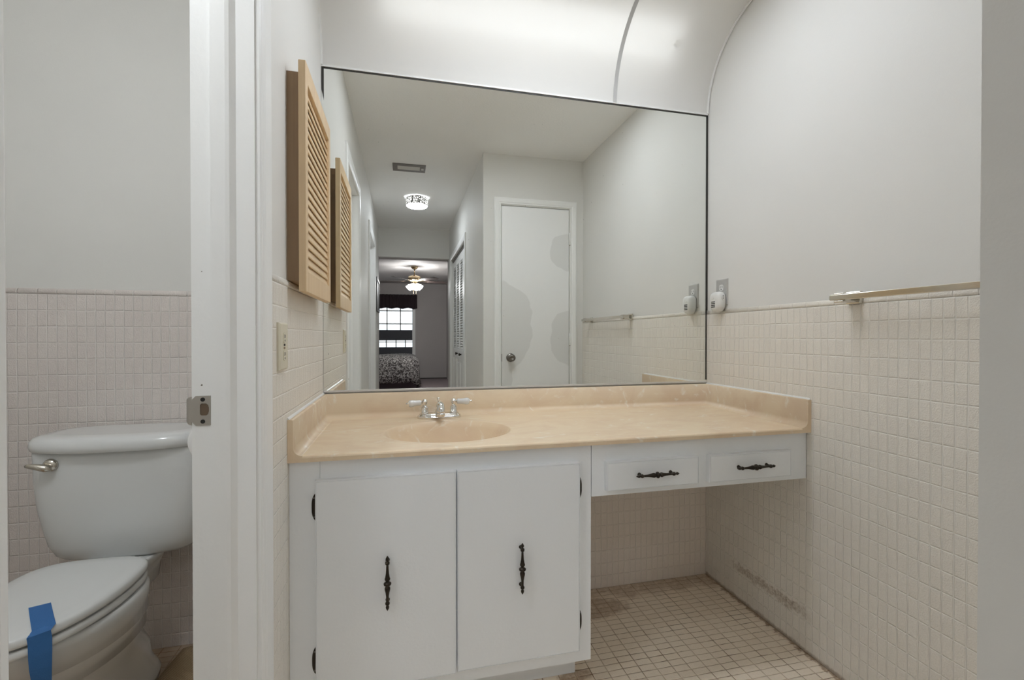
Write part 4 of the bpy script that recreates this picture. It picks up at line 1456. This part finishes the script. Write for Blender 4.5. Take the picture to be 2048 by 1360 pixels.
# ------------------------------------------------------------------ bedroom
w1 = bpy.data.objects.new('window_1', None)
COL.objects.link(w1)
w1.location = (-0.33, BF, 0.6)
tag(w1, 'bedroom window with divided panes and grey shades', None, None, 'structure')
b = MB()
yf0, yf1 = BF - 0.08, BF + 0.012
b.box(WX1 - 0.030, WX1 + 0.045, yf0, yf1, WZ0, WZ1); b.box(WX0 - 0.045, WX0 + 0.03, yf0, yf1, WZ0, WZ1)
b.box(WX0 + 0.03, WX1 - 0.03, yf0, yf1, WZ1 - 0.04, WZ1)
b.box(WX0 - 0.045, WX1 + 0.045, BF - 0.08, BF + 0.06, 0.548, 0.625)
b.build('window_frame', M['trim'], w1)
ys0, ys1 = BF - 0.06, BF - 0.035
b = MB()
mt_ = 0.014
for x in (0.18 - 0.24, 0.18 - 0.57, -0.71):
    b.box(x - mt_, x + mt_, ys0, ys1, 1.25, 1.96)
for z in (1.735, 1.405):
    b.box(WX0 + 0.03, WX1 - 0.03, ys0, ys1, z - mt_, z + mt_)
b.build('muntins', M['trim'], w1)
b = MB()
for x in (0.06, -0.17, -0.41, -0.65):
    b.box(x - mt_, x + mt_, ys0 - 0.02, ys1 - 0.02, 0.815, 0.985)
b.box(WX0 + 0.03, WX1 - 0.03, ys0 - 0.02, ys1 - 0.02, 0.935, 0.955)
b.build('lower_muntins', M['trim'], w1)
gm = bpy.data.materials.new('window_glass')
gm.use_nodes = True
g = NG(gm)
g.n.remove(g.n['Principled BSDF'])
tr = g.node('ShaderNodeBsdfTransparent'); tr.inputs[0].default_value = rgb(.92, .94, .95)
gl = g.node('ShaderNodeBsdfGlossy'); gl.inputs['Roughness'].default_value = 0.02
ms = g.node('ShaderNodeMixShader'); ms.inputs[0].default_value = 0.05
g.l.new(tr.outputs[0], ms.inputs[1]); g.l.new(gl.outputs[0], ms.inputs[2]); g.l.new(ms.outputs[0], g.n['Material Output'].inputs[0])
MB().box(WX0 + 0.03, WX1 - 0.03, BF - 0.075, BF - 0.071, 0.62, 1.96).build('pane', gm, w1)
for z0, z1 in ((0.985, 1.25), (0.625, 0.815)):
    MB().box(WX0 + 0.03, WX1 - 0.03, BF - 0.050, BF - 0.030, z0, z1).build('shade_panel', M['shade'], w1)

vb = MB()
rs = []
for k in range(161):
    x = -1.02 + (0.352 + 1.02) * k / 160
    d = BF + 0.085 + 0.014 * math.sin(k * 0.62) + 0.006 * math.sin(k * 1.7)
    rs.append([(x, d, 2.142), (x, d + 0.012, 1.97), (x, d + 0.018, 1.80 + 0.012 * math.sin(k * 0.2)), (x, d + 0.012, 1.79 + 0.012 * math.sin(k * 0.2)), (x, d - 0.006, 1.97), (x, d - 0.012, 2.142)])
vb.rings(rs, True)
vt_ = thing('window_valance', (-0.33, BF, 2.14), 'dark brown pleated valance over the bedroom window', 'valance')
vb.build('fabric', M['valance'], vt_)
MB().box(-1.0, 0.34, BF + 0.003, BF + 0.075, 2.125, 2.140).build('rod_board', M['frame_dark'], vt_)

# ceiling fan
FNX, FNY = 0.217, -5.34
fn = thing('ceiling_fan', (FNX, FNY, ZC), 'dark-bladed bedroom ceiling fan with glowing glass globes, seen in the mirror', 'ceiling fan')
MB().lathe((FNX, FNY, ZC), (0, 0, -1), [(0, 0.065), (0.02, 0.065), (0.05, 0.045), (0.06, 0.02)], 28).build('canopy', M['brass'], fn)
MB().lathe((FNX, FNY, ZC - 0.055), (0, 0, -1), [(0, 0.011), (0.12, 0.011)], 14).build('downrod', M['brass'], fn)
MB().lathe((FNX, FNY, ZC - 0.165), (0, 0, -1), [(0, 0.03), (0.015, 0.07), (0.035, 0.115), (0.08, 0.125), (0.11, 0.10), (0.13, 0.06)], 32).build('motor_housing', M['brass'], fn)
for k in range(5):
    a = math.radians(54 + 72 * k)
    ca, sa = math.cos(a), math.sin(a)

    def RP(r, w, z):
        tw = 0.18
        return (FNX + r * ca - w * sa, FNY + r * sa + w * ca, 2.150 + z + w * tw)
    b = MB()
    rows = []
    for r, hw_ in ((0.20, 0.045), (0.24, 0.055), (0.40, 0.062), (0.58, 0.068), (0.64, 0.060), (0.665, 0.035)):
        rows.append([RP(r, -hw_, 0), RP(r, hw_, 0), RP(r, hw_, 0.006), RP(r, -hw_, 0.006)])
    b.rings(rows, False)
    bl = b.build('blade', M['fan_dark'], fn)
    b = MB()
    b.rings([[RP(0.09, -0.015, -0.004), RP(0.09, 0.015, -0.004), RP(0.09, 0.015, 0.0), RP(0.09, -0.015, 0.0)], [RP(0.25, -0.025, -0.006), RP(0.25, 0.025, -0.006), RP(0.25, 0.025, -0.001), RP(0.25, -0.025, -0.001)]], False)
    b.build('blade_bracket', M['brass'], bl)
MB().lathe((FNX, FNY, ZC - 0.29), (0, 0, -1), [(0, 0.05), (0.02, 0.06), (0.06, 0.055), (0.075, 0.02)], 24).build('light_kit', M['brass'], fn)
for k in range(4):
    a = math.radians(25 + 90 * k)
    ca, sa = math.cos(a), math.sin(a)
    base = (FNX + 0.05 * ca, FNY + 0.05 * sa, 2.085)
    MB().lathe(base, (ca * 0.8, sa * 0.8, -0.75), [(0, 0.018), (0.02, 0.028), (0.055, 0.045), (0.085, 0.050), (0.105, 0.058), (0.108, 0.054), (0.095, 0.002)], 20).build('globe', M['globe'], fn)
for dx in (-0.02, 0.03):
    MB().lathe((FNX + dx, FNY + 0.02, 2.07), (0, 0, -1), [(0, 0.0012), (0.15, 0.0012), (0.152, 0.006), (0.185, 0.007), (0.19, 0.001)], 8).build('pull_chain', M['brass'], fn)

# bed
be = thing('bed', (-0.45, -6.9, 0.0), 'bed with grey speckled comforter under the bedroom window, in the mirror', 'bed')
BX0, BX1, BY0, BY1 = -1.45, 0.29, -8.05, -6.05
MB().box(BX0 + 0.04, BX1 - 0.04, BY0 + 0.04, BY1 - 0.04, 0.02, 0.56, 0.04, 2).build('mattress', M['frame_art'], be)
MB().box(BX0 + 0.02, BX1 - 0.02, BY0 + 0.02, BY1 - 0.02, 0.004, 0.26).build('bed_skirt', M['skirt'], be)
b = MB()
rs = []
NN = 80
for z, g_ in ((0.14, 0.055), (0.15, 0.07), (0.30, 0.055), (0.45, 0.05), (0.56, 0.035), (0.625, 0.0), (0.650, -0.06), (0.662, -0.2), (0.668, -0.5)):
    r_ = superring((BX0 + BX1) / 2, (BY0 + BY1) / 2, z, (BX1 - BX0) / 2 + g_, (BY1 - BY0) / 2 + g_, 9, NN)
    out = []
    for i, p in enumerate(r_):
        k = 0.022 * math.sin(i * 1.9) * max(0.0, (0.6 - z) / 0.5) + 0.012 * math.sin(i * 0.7 + z * 9)
        out.append((p[0] + k, p[1] + k, max(0.02, p[2] - (0.10 * max(0, p[0] - 0.16) / 0.2 if z < 0.5 else 0.0)) + 0.012 * math.sin(i * 0.9)))
    rs.append(out)
b.rings(rs, True, False, True)
b.build('comforter', M['comforter'], be)
